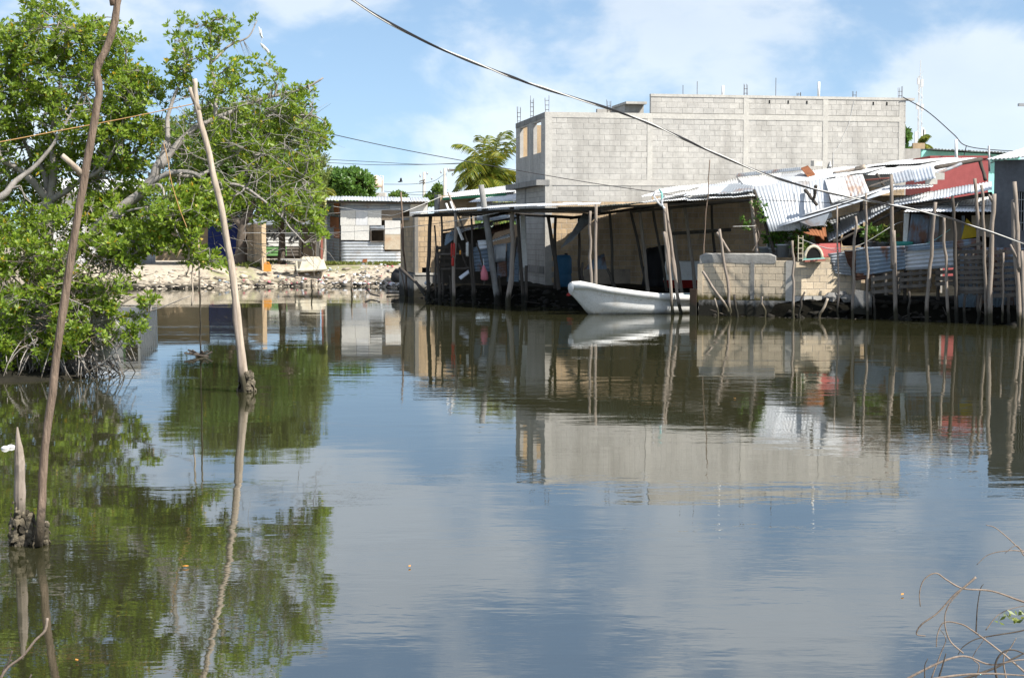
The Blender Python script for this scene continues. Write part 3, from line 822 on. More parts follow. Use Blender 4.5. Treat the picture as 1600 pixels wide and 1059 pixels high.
def spost(top, base, Y0, r, mat='pole_dark', mids=(), Y1=None, zb=None, parent=shel, r1=None, name='post', wob=0.05):
    """pole from a base pixel at depth Y0 up to its top pixel"""
    Y1 = Y1 or Y0
    a = W(*base, Y0); b = W(*top, Y1)
    r *= 0.72; r1 = r1 * 0.72 if r1 else None
    pts = [a - V((0, 0, 0.45))] + [a] + [W(*m, (Y0 + Y1) / 2) for m in mids] + [b]
    return pole(pts, r, r1 or r * 0.8, M[mat], parent=parent, name=name, wob=wob)
spost((923, 330), (927, 491), 47.3, 0.075, 'pole', ((922, 400),))
spost((931, 319), (931, 491), 47.25, 0.08, 'pole')
spost((1038, 318), (1052, 488), 47.0, 0.075, 'pole', ((1038, 362), (1046, 430)))
spost((1041, 318), (1063, 488), 47.05, 0.075, 'pole', ((1050, 395), (1058, 452)))
spost((1172, 310), (1183, 395), 46.9, 0.085, 'pole', Y1=46.9)
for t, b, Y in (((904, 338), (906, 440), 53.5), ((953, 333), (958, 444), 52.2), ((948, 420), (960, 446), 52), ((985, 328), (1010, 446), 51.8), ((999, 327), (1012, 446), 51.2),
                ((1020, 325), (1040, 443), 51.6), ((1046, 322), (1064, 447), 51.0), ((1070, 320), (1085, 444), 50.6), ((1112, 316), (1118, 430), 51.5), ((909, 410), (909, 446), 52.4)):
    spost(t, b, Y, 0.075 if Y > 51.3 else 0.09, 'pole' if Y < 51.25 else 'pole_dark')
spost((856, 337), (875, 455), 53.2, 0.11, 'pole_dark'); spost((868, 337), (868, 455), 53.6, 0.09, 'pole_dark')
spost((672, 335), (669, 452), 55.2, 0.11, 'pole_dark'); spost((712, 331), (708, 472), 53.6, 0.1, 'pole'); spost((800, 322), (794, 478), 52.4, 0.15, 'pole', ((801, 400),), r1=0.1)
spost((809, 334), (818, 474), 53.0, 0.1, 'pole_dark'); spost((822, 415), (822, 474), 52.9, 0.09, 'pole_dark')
panel('gutter_board', Q((813, 336, 53.4), (820, 336, 53.4), (824, 416, 53.4), (817, 418, 53.4)), M['white_sheet'], shel, 0.04)

# things kept inside the shelter
t = thing('dark_filler', 'black tarpaulin added to darken the inside of the boat shelter over a dark mass', 'sheeting', V((at_px(1028, 54), 54, .55)))  # added black sheet, deepens the dark inside the shelter
sheet('filler_front', Q((1002, 449, 53.6), (1050, 449, 53.4), (1043, 384, 54.2), (1010, 389, 54.3)), M['black'], t, amp=0.03, pitch=0.35, warp=0.12, thick=0.02)
sheet('filler_top', Q((1010, 389, 54.3), (1043, 384, 54.2), (1046, 386, 55.6), (1012, 390, 55.6)), M['black'], t, amp=0.02, pitch=0.35, warp=0.1, thick=0.02)
def on_ground(px, Y): x = at_px(px, Y); return V((x, Y, max(gz(x, Y), 0.02)))
t = thing('water_drum', 'blue plastic drum in the shade of the boat shelter', 'drum', on_ground(880, 54.5)); c = WL[t.name]
MB().lathe(c, [(0.27, 0), (0.3, 0.05), (0.3, 0.4), (0.28, 0.44), (0.3, 0.48), (0.3, 1.0), (0.24, 1.12), (0.1, 1.15)], 16).build('body', M['bluecan'], t, True)
MB().lathe(c + V((0.1, 0, 1.15)), [(0.06, -0.02), (0.06, 0.05)], 10).build('cap', M['black'], t)
o = MB().slab(Q((912, 445, 52.6), (985, 443, 52.6), (985, 421, 52.9), (912, 421, 52.9)), 0.05).build('board_stack', M['ply'])
tag(o, 'brown plank panel standing behind the white boat inside the shelter', 'plank')
o = sheet('leaning_tin', Q((912, 421, 53.2), (952, 440, 52.9), (944, 396, 53.4), (930, 402, 53.4)), M['tin_blue'])
tag(o, 'blue grey corrugated sheet leaning in the dark shelter', 'metal sheet')
t = thing('red_bundle', 'red and white plastic bundle beside the bow of the boat', 'bundle', on_ground(892, 51.9)); c = WL[t.name]
mb = MB().lathe(c, [(0.1, 0), (0.2, 0.08), (0.22, 0.25), (0.14, 0.42), (0.05, 0.5)], 9); mb.build('red_cloth', M['red'], t, True)
MB().lathe(c + V((0.2, -0.08, 0)), [(0.1, 0), (0.16, 0.1), (0.13, 0.3), (0.03, 0.42)], 8).build('white_bag', M['litter_w'], t, True)
t = thing('stored_skiff', 'white and red skiff stored ashore behind the shelter poles', 'boat', on_ground(1075, 52.5)); c = WL[t.name]
hullp = lambda k, w: [c + V((-0.9, -w, k)), c + V((1.6, -w, k)), c + V((1.6, w, k)), c + V((-0.75, w, k))]
MB().hexa([p + V((0.1, 0.1, 0)) for p in hullp(0.05, .35)], hullp(0.32, .5)).build('lower_hull', M['red'], t)
MB().hexa(hullp(0.323, .52), [p + V((0.06, 0, 0)) for p in hullp(0.95, .56)]).build('upper_hull', M['boat_white'], t)

# ------------------------------------------------------------------ panga moored at the shelter
def make_boat():
    bow = W(893, 488, 46.9); bow.z = 0; st = V((at_px(1118, 48.8), 48.8, 0))
    ax = (st - bow); L = ax.length; ax.normalize(); sd = V((ax.y, -ax.x, 0))   # sd: towards the camera
    if sd.y > 0: sd = -sd
    root = thing('panga', 'weathered white open fishing boat with upturned bow moored under the shelter', 'boat', bow + ax * L / 2)
    n = 26
    def lerp(tab, t):
        for (a, va), (b, vb) in zip(tab, tab[1:]):
            if t <= b: f = (t - a) / (b - a); f = f * f * (3 - 2 * f) if False else f; return va + (vb - va) * f
        return tab[-1][1]
    sheer = [(0, 0.96), (0.06, 0.98), (0.2, 0.84), (0.4, 0.70), (0.6, 0.585), (0.8, 0.55), (1, 0.58)]
    beamw = [(0, 0.13), (0.03, 0.30), (0.1, 0.46), (0.25, 0.64), (0.45, 0.76), (0.7, 0.8), (1, 0.76)]
    keel = [(0, 0.6), (0.05, 0.35), (0.11, 0.0), (0.16, -0.12), (0.3, -0.16), (1, -0.14)]
    chz = [(0, 0.74), (0.05, 0.55), (0.12, 0.30), (0.25, 0.14), (0.45, 0.05), (1, 0.02)]
    chw = [(0, 0.05), (0.1, 0.2), (0.25, 0.42), (0.45, 0.58), (0.7, 0.64), (1, 0.62)]
    P = lambda t, w, z, s, dx=0: bow + ax * (t * L + dx) + sd * (w * s) + V((0, 0, z))
    def loft(rows, name, mat, closed=False, smooth=True):
        mb = MB(); k = len(rows[0])
        vs_ = [p for r in rows for p in r]
        fs = [(i * k + j, i * k + j + 1, (i + 1) * k + j + 1, (i + 1) * k + j) for i in range(len(rows) - 1) for j in range(k - 1)]
        mb.add(vs_, fs); return mb.build(name, mat, root, smooth)
    hull = []; rail = {1: [], -1: []}; inner = []
    for i in range(n + 1):
        t = i / n; t = t ** 1.25
        s = lerp(sheer, t); b = lerp(beamw, t); kz = lerp(keel, t); cz = lerp(chz, t); cw = lerp(chw, t)
        band = 0.17
        half = lambda sg: [P(t, b - 0.05, s - band, sg), P(t, b - 0.08 - (b - cw) * .2, s - band - (s - band - cz) * .35, sg), P(t, cw + (b - cw) * .35, cz + (s - band - cz) * .35, sg),
                           P(t, cw, cz, sg), P(t, cw * .5, (cz + kz) / 2 - 0.02, sg)]
        hull.append(half(1) + [P(t, 0, kz, 1)] + half(-1)[::-1])
        for sg in (1, -1):
            rail[sg].append([P(t, b - 0.10, s - 0.02, sg), P(t, b - 0.07, s + 0.012, sg), P(t, b, s + 0.012, sg), P(t, b + 0.03, s - 0.03, sg), P(t, b + 0.025, s - band, sg), P(t, b - 0.06, s - band - 0.004, sg)])
        inner.append([P(t, b - 0.095, s - 0.02, 1), P(t, max(cw - 0.1, 0.02), max(cz + 0.12, 0.1), 1), P(t, max(cw - 0.1, 0.02), max(cz + 0.12, 0.1), -1), P(t, b - 0.095, s - 0.02, -1)])
    loft(hull, 'hull', M['boat_white'])
    for sg in (1, -1): loft(rail[sg], 'gunwale', M['boat_white'])
    loft(inner[2:], 'inner_liner', M['boat_blue'], smooth=False)
    # foredeck, blunt stem cap and transom
    fd = [[P(t, lerp(beamw, t) - 0.09, lerp(sheer, t) + 0.004, 1), P(t, 0, lerp(sheer, t) + 0.05, 1), P(t, lerp(beamw, t) - 0.09, lerp(sheer, t) + 0.004, -1)] for t in (0, 0.03, 0.06, 0.1, 0.15)]
    loft(fd, 'foredeck', M['boat_white'])
    cap = [P(0, 0.155, 0.97, 1), P(0, 0.155, 0.79, 1), P(0, 0.05, 0.6, 1), P(0, 0.05, 0.6, -1), P(0, 0.155, 0.79, -1), P(0, 0.155, 0.97, -1), ]
    mid = V((0, 0, 0))
    for p in cap: mid += p
    mid = mid / 6 - ax * 0.07
    fr = [p.lerp(mid, 0.35) - ax * 0.05 for p in cap]
    mb = MB().add(cap + fr, [(i, (i + 1) % 6, 6 + (i + 1) % 6, 6 + i) for i in range(6)] + [(6, 7, 8, 9, 10, 11)])
    mb.build('stem_cap', M['boat_white'], root, True)
    tr = hull[-1]
    MB().add([p for p in tr] + [p + ax * 0.04 for p in tr], [tuple(range(11)), tuple(range(21, 10, -1))]).build('transom', M['boat_white'], root)
    for t in (0.45, 0.68, 0.85):
        b = lerp(beamw, t) - 0.1; z = lerp(sheer, t) - 0.16
        MB().hexa([P(t, b, z - .05, 1), P(t, b, z - .05, 1, .28), P(t, b, z - .05, -1, .28), P(t, b, z - .05, -1)], [P(t, b, z, 1), P(t, b, z, 1, .28), P(t, b, z, -1, .28), P(t, b, z, -1)]).build('thwart', M['boat_blue'], root)
    # worn registration marks on the bow flare and a strip of tape
    mb = MB()
    for k in range(11):
        t = 0.13 + k * 0.025 + (0.02 if k > 4 else 0); s = lerp(sheer, t) - 0.26; b = lerp(beamw, t) - 0.066
        if k == 5: continue
        h = rng.uniform(0.035, 0.06)
        for q_ in range(2):
            mb.slab([P(t, b, s - .03, 1, q_ * .028), P(t, b, s - .03, 1, q_ * .028 + rng.uniform(.006, .014)), P(t, b + .012, s - .03 + h, 1, q_ * .028 + .012), P(t, b + .012, s - .03 + h, 1, q_ * .028)], 0.012)
    mb.build('worn_lettering', M['steel'], root)
    mb = MB()
    for dx, dz in ((0.03, -0.06), (0.1, -0.09), (0.07, -0.13)):
        p = P(0, 0.13, 0.95, 1, dx) + V((0, 0, dz)); mb.box(p, (0.012, 0.03, 0.012))
    mb.build('bow_bolt', M['ink'], root)
    return root
panga = make_boat()

# ------------------------------------------------------------------ retaining wall of the yard
yard = thing('retaining_wall', 'low wall of buff concrete blocks with grey cap and mossy foot beside the boat', 'wall', W(1240, 470, 45.2))
A0 = W(1097, 460, 46.5); A1 = W(1240, 470, 45.7); A2 = W(1345, 470, 46.0)
u1 = V((A1.x - A0.x, A1.y - A0.y)); l1 = u1.length; u1.normalize(); n1v = V((u1.y, -u1.x))
u2 = V((A2.x - A1.x, A2.y - A1.y)); l2 = u2.length; u2.normalize(); n2v = V((u2.y, -u2.x))
block_wall(yard, (A0.x, A0.y), u1, l1 - 0.22, 0.47, 1.67, M['block_wall'], M['mortar_dark'], n1v, bl=0.4)
block_wall(yard, (A1.x, A1.y), u2, l2, 0.62, 1.62, M['block_wall'], M['mortar'], n2v, bl=0.4)
def wbox(A, u, n, s0, s1, d0, d1, z0, z1):
    f = lambda s, d, z: V((A.x + u.x * s + n.x * d, A.y + u.y * s + n.y * d, z))
    return MB().hexa([f(s0, d0, z0), f(s1, d0, z0), f(s1, d1, z0), f(s0, d1, z0)], [f(s0, d0, z1), f(s1, d0, z1), f(s1, d1, z1), f(s0, d1, z1)])
M['cap'] = surf('stained_cement', (0.40, 0.385, 0.35), (0.27, 0.26, 0.24), 4, 0.92, bump=0.5, stain=(0.13, 0.125, 0.115), stain_amt=0.7, stain_scale=(3, 3, 1.2))
# rounded cement cap with a broken end
cp = MB(); rows = []
for i in range(15):
    s = -0.08 + (l1 * 0.83) * i / 14
    e = 0.0 if 0 < i < 14 else 0.07
    jz = rng.uniform(-.015, .015)
    pr = [(0.010, 1.585 + jz), (0.012, 1.72), (0.008, 1.85 - e + jz), (-0.03, 1.88 - e), (-0.16, 1.87 - e), (-0.16, 1.60)]
    rows.append([V((A0.x + u1.x * s + n1v.x * d, A0.y + u1.y * s + n1v.y * d, z)) for d, z in pr])
cp.add([p for r in rows for p in r], [(i * 6 + j, i * 6 + j + 1, i * 6 + 7 + j, i * 6 + 6 + j) for i in range(14) for j in range(5)] + [(0, 1, 2, 3, 4, 5)[::-1], tuple(84 + k for k in range(6))])
cp.build('cement_cap', M['cap'], yard)
wbox(A0, u1, n1v, l1 - 0.24, l1, 0.02, -0.2, 0.3, 1.66).build('corner_pier', M['concrete'], yard)
wbox(A0, u1, n1v, l1 * 0.53, l1 * 0.53 + 0.12, 0.014, -0.1, 0.5, 1.62).build('cement_seam', M['concrete_dk'], yard)
wbox(A0, u1, n1v, -0.14, 0.02, 0.02, -0.22, 0.4, 1.55).build('end_pier', M['block_wall'], yard)
wbox(A1, u2, n2v, 0.0, l2 + 0.3, 0.08, -0.3, 0.25, 0.615).build('footing', M['concrete'], yard)
wbox(A0, u1, n1v, -0.1, l1, 0.02, -0.3, -0.2, 0.465).build('footing', M['concrete_dk'], yard)
M['brown_dk'] = surf('dark_brown_wood', (0.06, 0.038, 0.026), (0.03, 0.02, 0.015), 3, 0.9, bump=0.4, tide=MUD, tide_z=0.4)
o = wbox(A0, u1, n1v, -0.36, -0.16, 0.1, -0.3, -0.3, 0.8).build('wooden_box', M['brown_dk']); tag(o, 'dark brown wooden box between the boat and the block wall', 'box')
o = MB().slab(Q((1331, 452, 44.9), (1362, 456, 44.7), (1362, 492, 44.6), (1332, 490, 44.8)), 0.08).build('concrete_slab', M['concrete_dk']); tag(o, 'grey concrete slab standing on edge below the blue tin fence', 'slab')
for k, (px, py, Y, s) in enumerate(((1300, 464, 45.6, 0.24), (1316, 460, 45.6, 0.18), (1326, 466, 45.4, 0.2))):
    c = W(px, py, Y); mb = MB(); v_ = []
    for a in range(8):
        for b in range(3):
            rr = s * (0.7, 1.0, 0.55)[b] * rng.uniform(.75, 1.15); an = a * PI / 4
            v_.append(c + V((rr * math.cos(an), rr * .7 * math.sin(an), (-.6, 0, .55)[b] * s)))
    fs = [(a * 3 + b, ((a + 1) % 8) * 3 + b, ((a + 1) % 8) * 3 + b + 1, a * 3 + b + 1) for a in range(8) for b in range(2)] + [tuple(a * 3 + 2 for a in range(8)), tuple(a * 3 for a in range(8))[::-1]]
    o = mb.add(v_, fs).build('broken_concrete', M['concrete_dk']); tag(o, 'lump of broken concrete at the foot of the block wall', 'rubble', 'concrete lumps below the yard wall')

# the right bank draws nearer the camera towards the right: depths below are given for x = 1340 and shifted along the bank
W0 = W
def W(px, py, Y): return W0(px, py, Y - max(0.0, px - 1340) * 0.010)

# ------------------------------------------------------------------ collapsed tin shack right of the shelter
shack = thing('collapsed_shack', 'half collapsed shack roofed with bright crumpled tin below the block house', 'shack', on_ground(1290, 50))
sheets('roof_sheet', Q((1168, 297, 47.6), (1352, 270, 47.2), (1428, 250, 60.3), (1152, 277, 58.3)), [M['tin_white'], M['tin_white'], M['tin']], shack, 8, warp=0.05)
sheets('roof_sheet', Q((1345, 273, 48.2), (1462, 271, 48), (1531, 247, 55), (1405, 251, 57)), M['tin_white'], shack, 4, warp=0.05)
sheet('roof_sheet', Q((1340, 262, 52), (1440, 254, 52), (1500, 246, 57), (1400, 251, 57.5)), M['tin_white'], shack, warp=0.06)
sheets('hanging_sheet', Q((1177, 291, 47.3), (1240, 285, 47.2), (1252, 361, 46.5), (1203, 364, 46.6)), M['tin'], shack, 2, pitch=0.11, amp=0.009, warp=0.07)
sheets('hanging_sheet', Q((1238, 286, 47.25), (1292, 279, 47.2), (1300, 338, 46.5), (1250, 361, 46.55)), M['tin'], shack, 2, pitch=0.11, amp=0.009, warp=0.05)
sheets('hanging_sheet', Q((1288, 280, 47.2), (1348, 272, 47.1), (1358, 299, 46.6), (1300, 320, 46.5)), [M['tin_white'], M['tin_rusty']], shack, 2, pitch=0.11, amp=0.009, warp=0.04)
sheets('hanging_sheet', Q((1393, 271, 47.4), (1456, 257, 47.2), (1461, 277, 46.6), (1399, 289, 46.8)), M['tin'], shack, 2, pitch=0.11, amp=0.009, warp=0.03)
sheet('rusty_sheet', Q((1251, 263, 53.5), (1262, 259, 56), (1274, 273, 51), (1262, 277, 50)), M['rust'], shack)
sheet('edge_sheet', Q((1150, 277, 56.8), (1252, 266, 54), (1252, 261, 54.3), (1152, 271, 57)), M['tin_old'], shack)
# long folded runs that slid towards the water
sheet('slid_sheet', Q((1213, 355, 46.3), (1396, 298, 46.3), (1398, 287, 48.4), (1248, 335, 47.6)), M['tin'], shack, along='u', nl=6, warp=0.04)
sheet('slid_sheet', Q((1252, 338, 46.5), (1360, 303, 46.4), (1396, 290, 47.9), (1270, 330, 47.4)), M['tin_white'], shack, along='u', nl=6, warp=0.05)
sheets('slid_sheet', Q((1295, 377, 46.4), (1402, 320, 46.2), (1404, 309, 49), (1284, 348, 48.8)), M['tin'], shack, 3, warp=0.05, along='v')
sheets('slid_sheet', Q((1396, 322, 46), (1550, 297, 45.4), (1549, 283, 50), (1398, 310, 49.2)), [M['tin'], M['tin_white'], M['tin']], shack, 5, warp=0.03)
panel('torn_flap', Q((1250, 347, 46.2), (1296, 333, 46), (1288, 352, 45.9), (1268, 354, 46)), M['tin_old'], shack)
sheet('rusty_edge', Q((1252, 362, 46.0), (1290, 356, 46), (1292, 372, 45.8), (1262, 366, 45.8)), M['rust'], shack, ragged=0.3)
sheet('white_strip', Q((1393, 297, 46.5), (1458, 292, 46.4), (1458, 287, 47.2), (1396, 290, 47.2)), M['tin_white'], shack)
# back wall and strips under the hanging roof
for q, m in ((((1198, 362), (1206, 362)), 'tin'), (((1206, 363), (1219, 363)), 'rust'), (((1219, 362), (1238, 360)), 'white_sheet'), (((1238, 362), (1254, 360)), 'rust'), (((1254, 358), (1275, 354)), 'tin'), (((1275, 356), (1302, 352)), 'ply')):
    (a, b), (c, d) = q
    sheet('wall_strip', Q((a, 402, 47.8), (c, 402, 47.8), (c, d, 47.6), (a, b, 47.6)), M[m], shack)
for a, b in (((1178, 297, 47), (1210, 395, 47)), ((1275, 290, 46.3), (1272, 310, 46.5)), ((1258, 297, 47), (1276, 320, 46.4)), ((1310, 340, 48), (1312, 398, 48)), ((1345, 300, 48.4), (1347, 392, 48.4))):
    pole([W(*a), W((a[0] + b[0]) / 2, (a[1] + b[1]) / 2, (a[2] + b[2]) / 2), W(*b)], 0.055, 0.05, M['pole_dark'], parent=shack, name='strut')
beam(1300, 382, 46.2, 1408, 326, 46.2, 0.09, mat='pole_dark', parent=shack); beam(1398, 327, 46.4, 1549, 303, 46.0, 0.12, mat='board', parent=shack); beam(1403, 319, 48.2, 1549, 294, 48.2, 0.1, parent=shack)
beam(1302, 271, 51, 1348, 263, 51, 0.12, mat='pole', parent=shack, name='roof_log'); beam(1338, 264, 51, 1350, 261, 50.6, 0.16, mat='pole_pale', parent=shack, name='roof_log')
beam(1370, 272, 48.0, 1381, 290, 47.8, 0.1, mat='pole_dark', parent=shack, name='strut'); beam(1350, 282, 48.0, 1392, 278, 47.8, 0.05, mat='redwood', parent=shack, name='batten'); beam(1356, 292, 47.2, 1394, 280, 47.2, 0.05, mat='pole', parent=shack, name='batten')
beam(1462, 262, 48.8, 1533, 249, 51, 0.14, mat='pole_dark', parent=shack); beam(1530, 248, 51, 1540, 282, 50.8, 0.12, mat='pole_dark', parent=shack, name='strut'); beam(1462, 272, 48.2, 1502, 256, 49.5, 0.1, mat='tin_old', parent=shack)
def cblock(px, py, Y, rz, label, group=None, mat='concrete', sc=1.0):
    """hollow concrete block lying on a roof"""
    t = thing('concrete_block', label, 'concrete block', W(px, py, Y), group); c = WL[t.name]
    mt = Matrix.Rotation(rz, 3, 'Z'); mb = MB(); l, d, h = 0.2 * sc, 0.075 * sc, 0.1 * sc
    for y in (-d, d): mb.box(c + mt @ V((0, y, h)), (l, 0.014, h), mt)
    for x in (-l + .014, -l / 3, l / 3, l - .014): mb.box(c + mt @ V((x, 0, h)), (0.0138, d - .014, h - .002), mt)
    mb.build('block_shell', M[mat], t); return t
cblock(1447, 279, 47.5, 0.3, 'pale concrete block weighing down the tin roof, leftmost beside the red wall', mat='concrete')
cblock(1464, 281, 47.2, 0.0, 'hollow concrete block on the tin roof with its three holes showing', mat='concrete')
cblock(1455, 288, 46.8, 0.15, 'small hollow block on the edge of the roof below two other blocks', mat='concrete', sc=0.8)
cblock(1276, 260, 56.2, 0.5, 'single pale concrete block lying on the roof beside the rusty sheet', mat='concrete')

# neighbour's block wall seen between the slid roofs
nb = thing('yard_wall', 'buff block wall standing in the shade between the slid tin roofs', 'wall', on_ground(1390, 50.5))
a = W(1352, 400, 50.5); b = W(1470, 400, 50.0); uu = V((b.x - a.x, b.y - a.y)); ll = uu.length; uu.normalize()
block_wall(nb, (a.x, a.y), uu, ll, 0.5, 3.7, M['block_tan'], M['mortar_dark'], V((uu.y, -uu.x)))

# ------------------------------------------------------------------ little hut with white roof by the grey house
hut = thing('waterside_hut', 'small hut of tin and plywood under a bright white corrugated roof', 'hut', on_ground(1480, 46.8))
sheets('roof_sheet', Q((1411, 331, 45.3), (1550, 331, 45.0), (1550, 306, 48.4), (1440, 313, 48.6)), M['tin_white'], hut, 5)
panel('corner_board', Q((1413, 333, 45.9), (1421, 333, 45.9), (1417, 386, 45.9), (1411, 384, 45.9)), M['white_sheet'], hut, 0.06)
sheet('wall_sheet', Q((1416, 386, 45.85), (1448, 382, 45.85), (1452, 336, 45.85), (1424, 334, 45.85)), M['tin_blue'], hut, pitch=0.1)
sheet('wall_sheet', Q((1447, 383, 45.95), (1466, 382, 45.95), (1468, 335, 45.95), (1450, 335, 45.95)), M['tin_old'], hut, pitch=0.1)
panel('plywood_panel', Q((1464, 384, 46.0), (1506, 382, 46.0), (1508, 346, 46.0), (1466, 340, 46.0)), M['ply'], hut)
panel('yellow_tarp', Q((1502, 374, 45.9), (1527, 370, 45.9), (1524, 356, 45.88), (1510, 341, 45.95)), M['yellow'], hut)
panel('cloth_panel', Q((1519, 368, 45.95), (1553, 371, 45.95), (1553, 335, 45.95), (1518, 337, 45.95)), M['cloth'], hut)
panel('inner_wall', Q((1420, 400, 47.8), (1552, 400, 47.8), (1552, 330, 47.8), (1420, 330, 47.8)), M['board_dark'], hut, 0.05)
panel('door_post', Q((1503, 384, 46.0), (1507, 384, 46.0), (1507, 337, 46.0), (1503, 337, 46.0)), M['tin_blue'], hut, 0.05)
for px in (1416, 1468, 1550):
    b = W(px, 334, 46.1); a = V((b.x, b.y, 0.3)); MB().beam(a, b, 0.08, 0.08).build('hut_post', M['board'], hut)

# grey rendered house at the frame's right, its front turned along the bank
ga_ = W(1550, 440, 45.2); gu = V((0.66, -0.75)); gn_ = V((gu.y, -gu.x)); z1 = 4.5
gh = thing('grey_house', 'dark grey cement rendered house with barred window and tin roof edge', 'house', V((ga_.x + 1.5, ga_.y + 1, 0.4)))
gA = V((ga_.x, ga_.y))
gp_ = lambda s, d, z: V((gA.x + gu.x * s + gn_.x * d, gA.y + gu.y * s + gn_.y * d, z))
def gs(px):
    k = (px - 800) / F; return (k * gA.y - gA.x) / (gu.x - k * gu.y)
w0, w1 = gs(1586), gs(1618); wz0, wz1 = 2.55, 3.62; GL = 5.0
def gbox(sa, sb, za, zb, name='wall'):
    return MB().hexa([gp_(sa, 0, za), gp_(sb, 0, za), gp_(sb, -3, za), gp_(sa, -3, za)], [gp_(sa, 0, zb), gp_(sb, 0, zb), gp_(sb, -3, zb), gp_(sa, -3, zb)]).build(name, M['render_grey'], gh)
gbox(0, w0, 0.2, z1); gbox(w1, GL, 0.2, z1); gbox(w0, w1, 0.2, wz0); gbox(w0, w1, wz1, z1)
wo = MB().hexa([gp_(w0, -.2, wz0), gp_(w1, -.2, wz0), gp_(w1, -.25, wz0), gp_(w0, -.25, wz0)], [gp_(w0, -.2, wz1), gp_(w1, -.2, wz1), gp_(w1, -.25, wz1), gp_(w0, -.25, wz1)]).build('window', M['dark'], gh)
mb = MB()
for k in range(8): s_ = w0 + (k + .5) * (w1 - w0) / 8; mb.tube([gp_(s_, -.04, wz0), gp_(s_, -.04, wz1)], 0.009, 5)
for k in range(3): z = wz0 + (k + .7) * (wz1 - wz0) / 3.4; mb.tube([gp_(w0, -.04, z), gp_(w1, -.04, z)], 0.008, 5)
mb.build('window_bars', M['steel'], wo)
sheets('roof_sheet', [gp_(-.12, .25, z1 + .03), gp_(GL + .2, .25, z1 + .1), gp_(GL + .2, -3.2, z1 + .75), gp_(-.12, -3.2, z1 + .7)], M['tin_white'], gh, 6, pitch=0.13, amp=0.02)

# ------------------------------------------------------------------ buildings behind on the right
rb = thing('red_house', 'house end wall painted brick red behind the tin roofs', 'house', on_ground(1500, 62))
MB().box((at_px(1496, 63), 65, 2.8), (at_px(1541, 63) - at_px(1496, 63), 2.0, 2.75)).build('wall', M['redwall'], rb)
q0 = 2.47 + (365 - 244) * 63 / F
MB().box((at_px(1496, 63), 65, 5.58), (at_px(1541, 63) - at_px(1496, 63) + .05, 2.05, 0.05)).build('coping', M['redwall'], rb)
tb = thing('turquoise_house', 'long low house painted pale turquoise with tin eave behind the red wall', 'house', on_ground(1500, 72))
zt = 2.47 + (365 - 236) * 74 / F
MB().hexa([V((at_px(1436, 74), 74, 0.5)), V((at_px(1590, 76), 76, 0.5)), V((at_px(1590, 76), 82, 0.5)), V((at_px(1436, 74), 80, 0.5))],
          [V((at_px(1436, 74), 74, zt)), V((at_px(1590, 76), 76, zt - .15)), V((at_px(1590, 76), 82, zt - .15)), V((at_px(1436, 74), 80, zt))]).build('wall', M['aqua'], tb)
sheets('roof_sheet', [V((at_px(1452, 73.4), 73.2, zt + .03)), V((at_px(1600, 75.3), 75.3, zt - .1)), V((at_px(1600, 75.3), 83, zt + .15)), V((at_px(1452, 73.4), 80, zt + .25))], M['tin_old'], tb, 5, pitch=0.2, amp=0.03)
MB().box((at_px(1423.5, 73), 75.5, (zt + 0.5) / 2 - .02), (at_px(1436, 73) - at_px(1424, 73), 2.4, (zt - 0.4) / 2)).build('grey_end_wall', M['block'], tb)
cblock(1435, 233, 75, 0.0, 'concrete block on the corner of the turquoise house roof', mat='block_tan', sc=1.4)
o = MB().tube([W(1494, 262, 60), W(1494, 218, 60)], 0.06, 8).build('plastic_pipe', M['white'], None, True); tag(o, 'tall white plastic pipe rising behind the bright tin roof', 'pipe')
o = MB().tube([W(1546, 268, 60), W(1545, 228, 60)], 0.04, 6).build('thin_mast', M['steel'], None, True); tag(o, 'thin grey mast between the red wall and the grey house', 'mast')
# far phone mast
mast = thing('phone_mast', 'distant lattice phone mast with antenna panels beyond the block house', 'mast', on_ground(1433, 190))
mz = lambda y: 2.47 + (365 - y) * 190 / F
xm = at_px(1432, 190)
mb = MB()
for dx, dy in ((-.35, -.2), (.35, -.2), (0, .4)): mb.tube([V((xm + dx, 190 + dy, .8)), V((xm + dx * .5, 190 + dy * .5, mz(122)))], 0.05, 5)
zz = 1.5; kk = 0
while zz < mz(124):
    sg = 1 if kk % 2 else -1
    mb.tube([V((xm - .35 * sg, 189.8, zz)), V((xm + .35 * sg, 189.8, zz + .8))], 0.025, 4); zz += .8; kk += 1
mb.tube([V((xm, 190, mz(124))), V((xm, 190, mz(98)))], 0.04, 4)
mb.build('tower', M['litter_w'], mast)
for dx, y0, y1 in ((-5, 208, 232), (5, 202, 216), (7.5, 205, 215), (-2.5, 126, 136), (3, 128, 140), (-3.5, 164, 174), (4, 166, 176)):
    MB().box((at_px(1432 + dx, 189), 189, (mz(y0) + mz(y1)) / 2), (0.16, 0.12, abs(mz(y0) - mz(y1)) / 2)).build('antenna_panel', M['litter_w'], mast)
# street lamp head at the frame edge
lamp = thing('street_lamp', 'street lamp head on a long arm above the grey house', 'lamp', on_ground(1640, 80))
MB().tube([WL[lamp.name], W(1640, 172, 80), W(1620, 164, 80), W(1606, 164, 80)], [.1, .07, .04, .04], 6).build('lamp_post', M['steel'], lamp, True)
MB().box(W(1600, 164, 80), (0.28, 0.12, 0.07)).build('lamp_head', M['steel'], lamp)

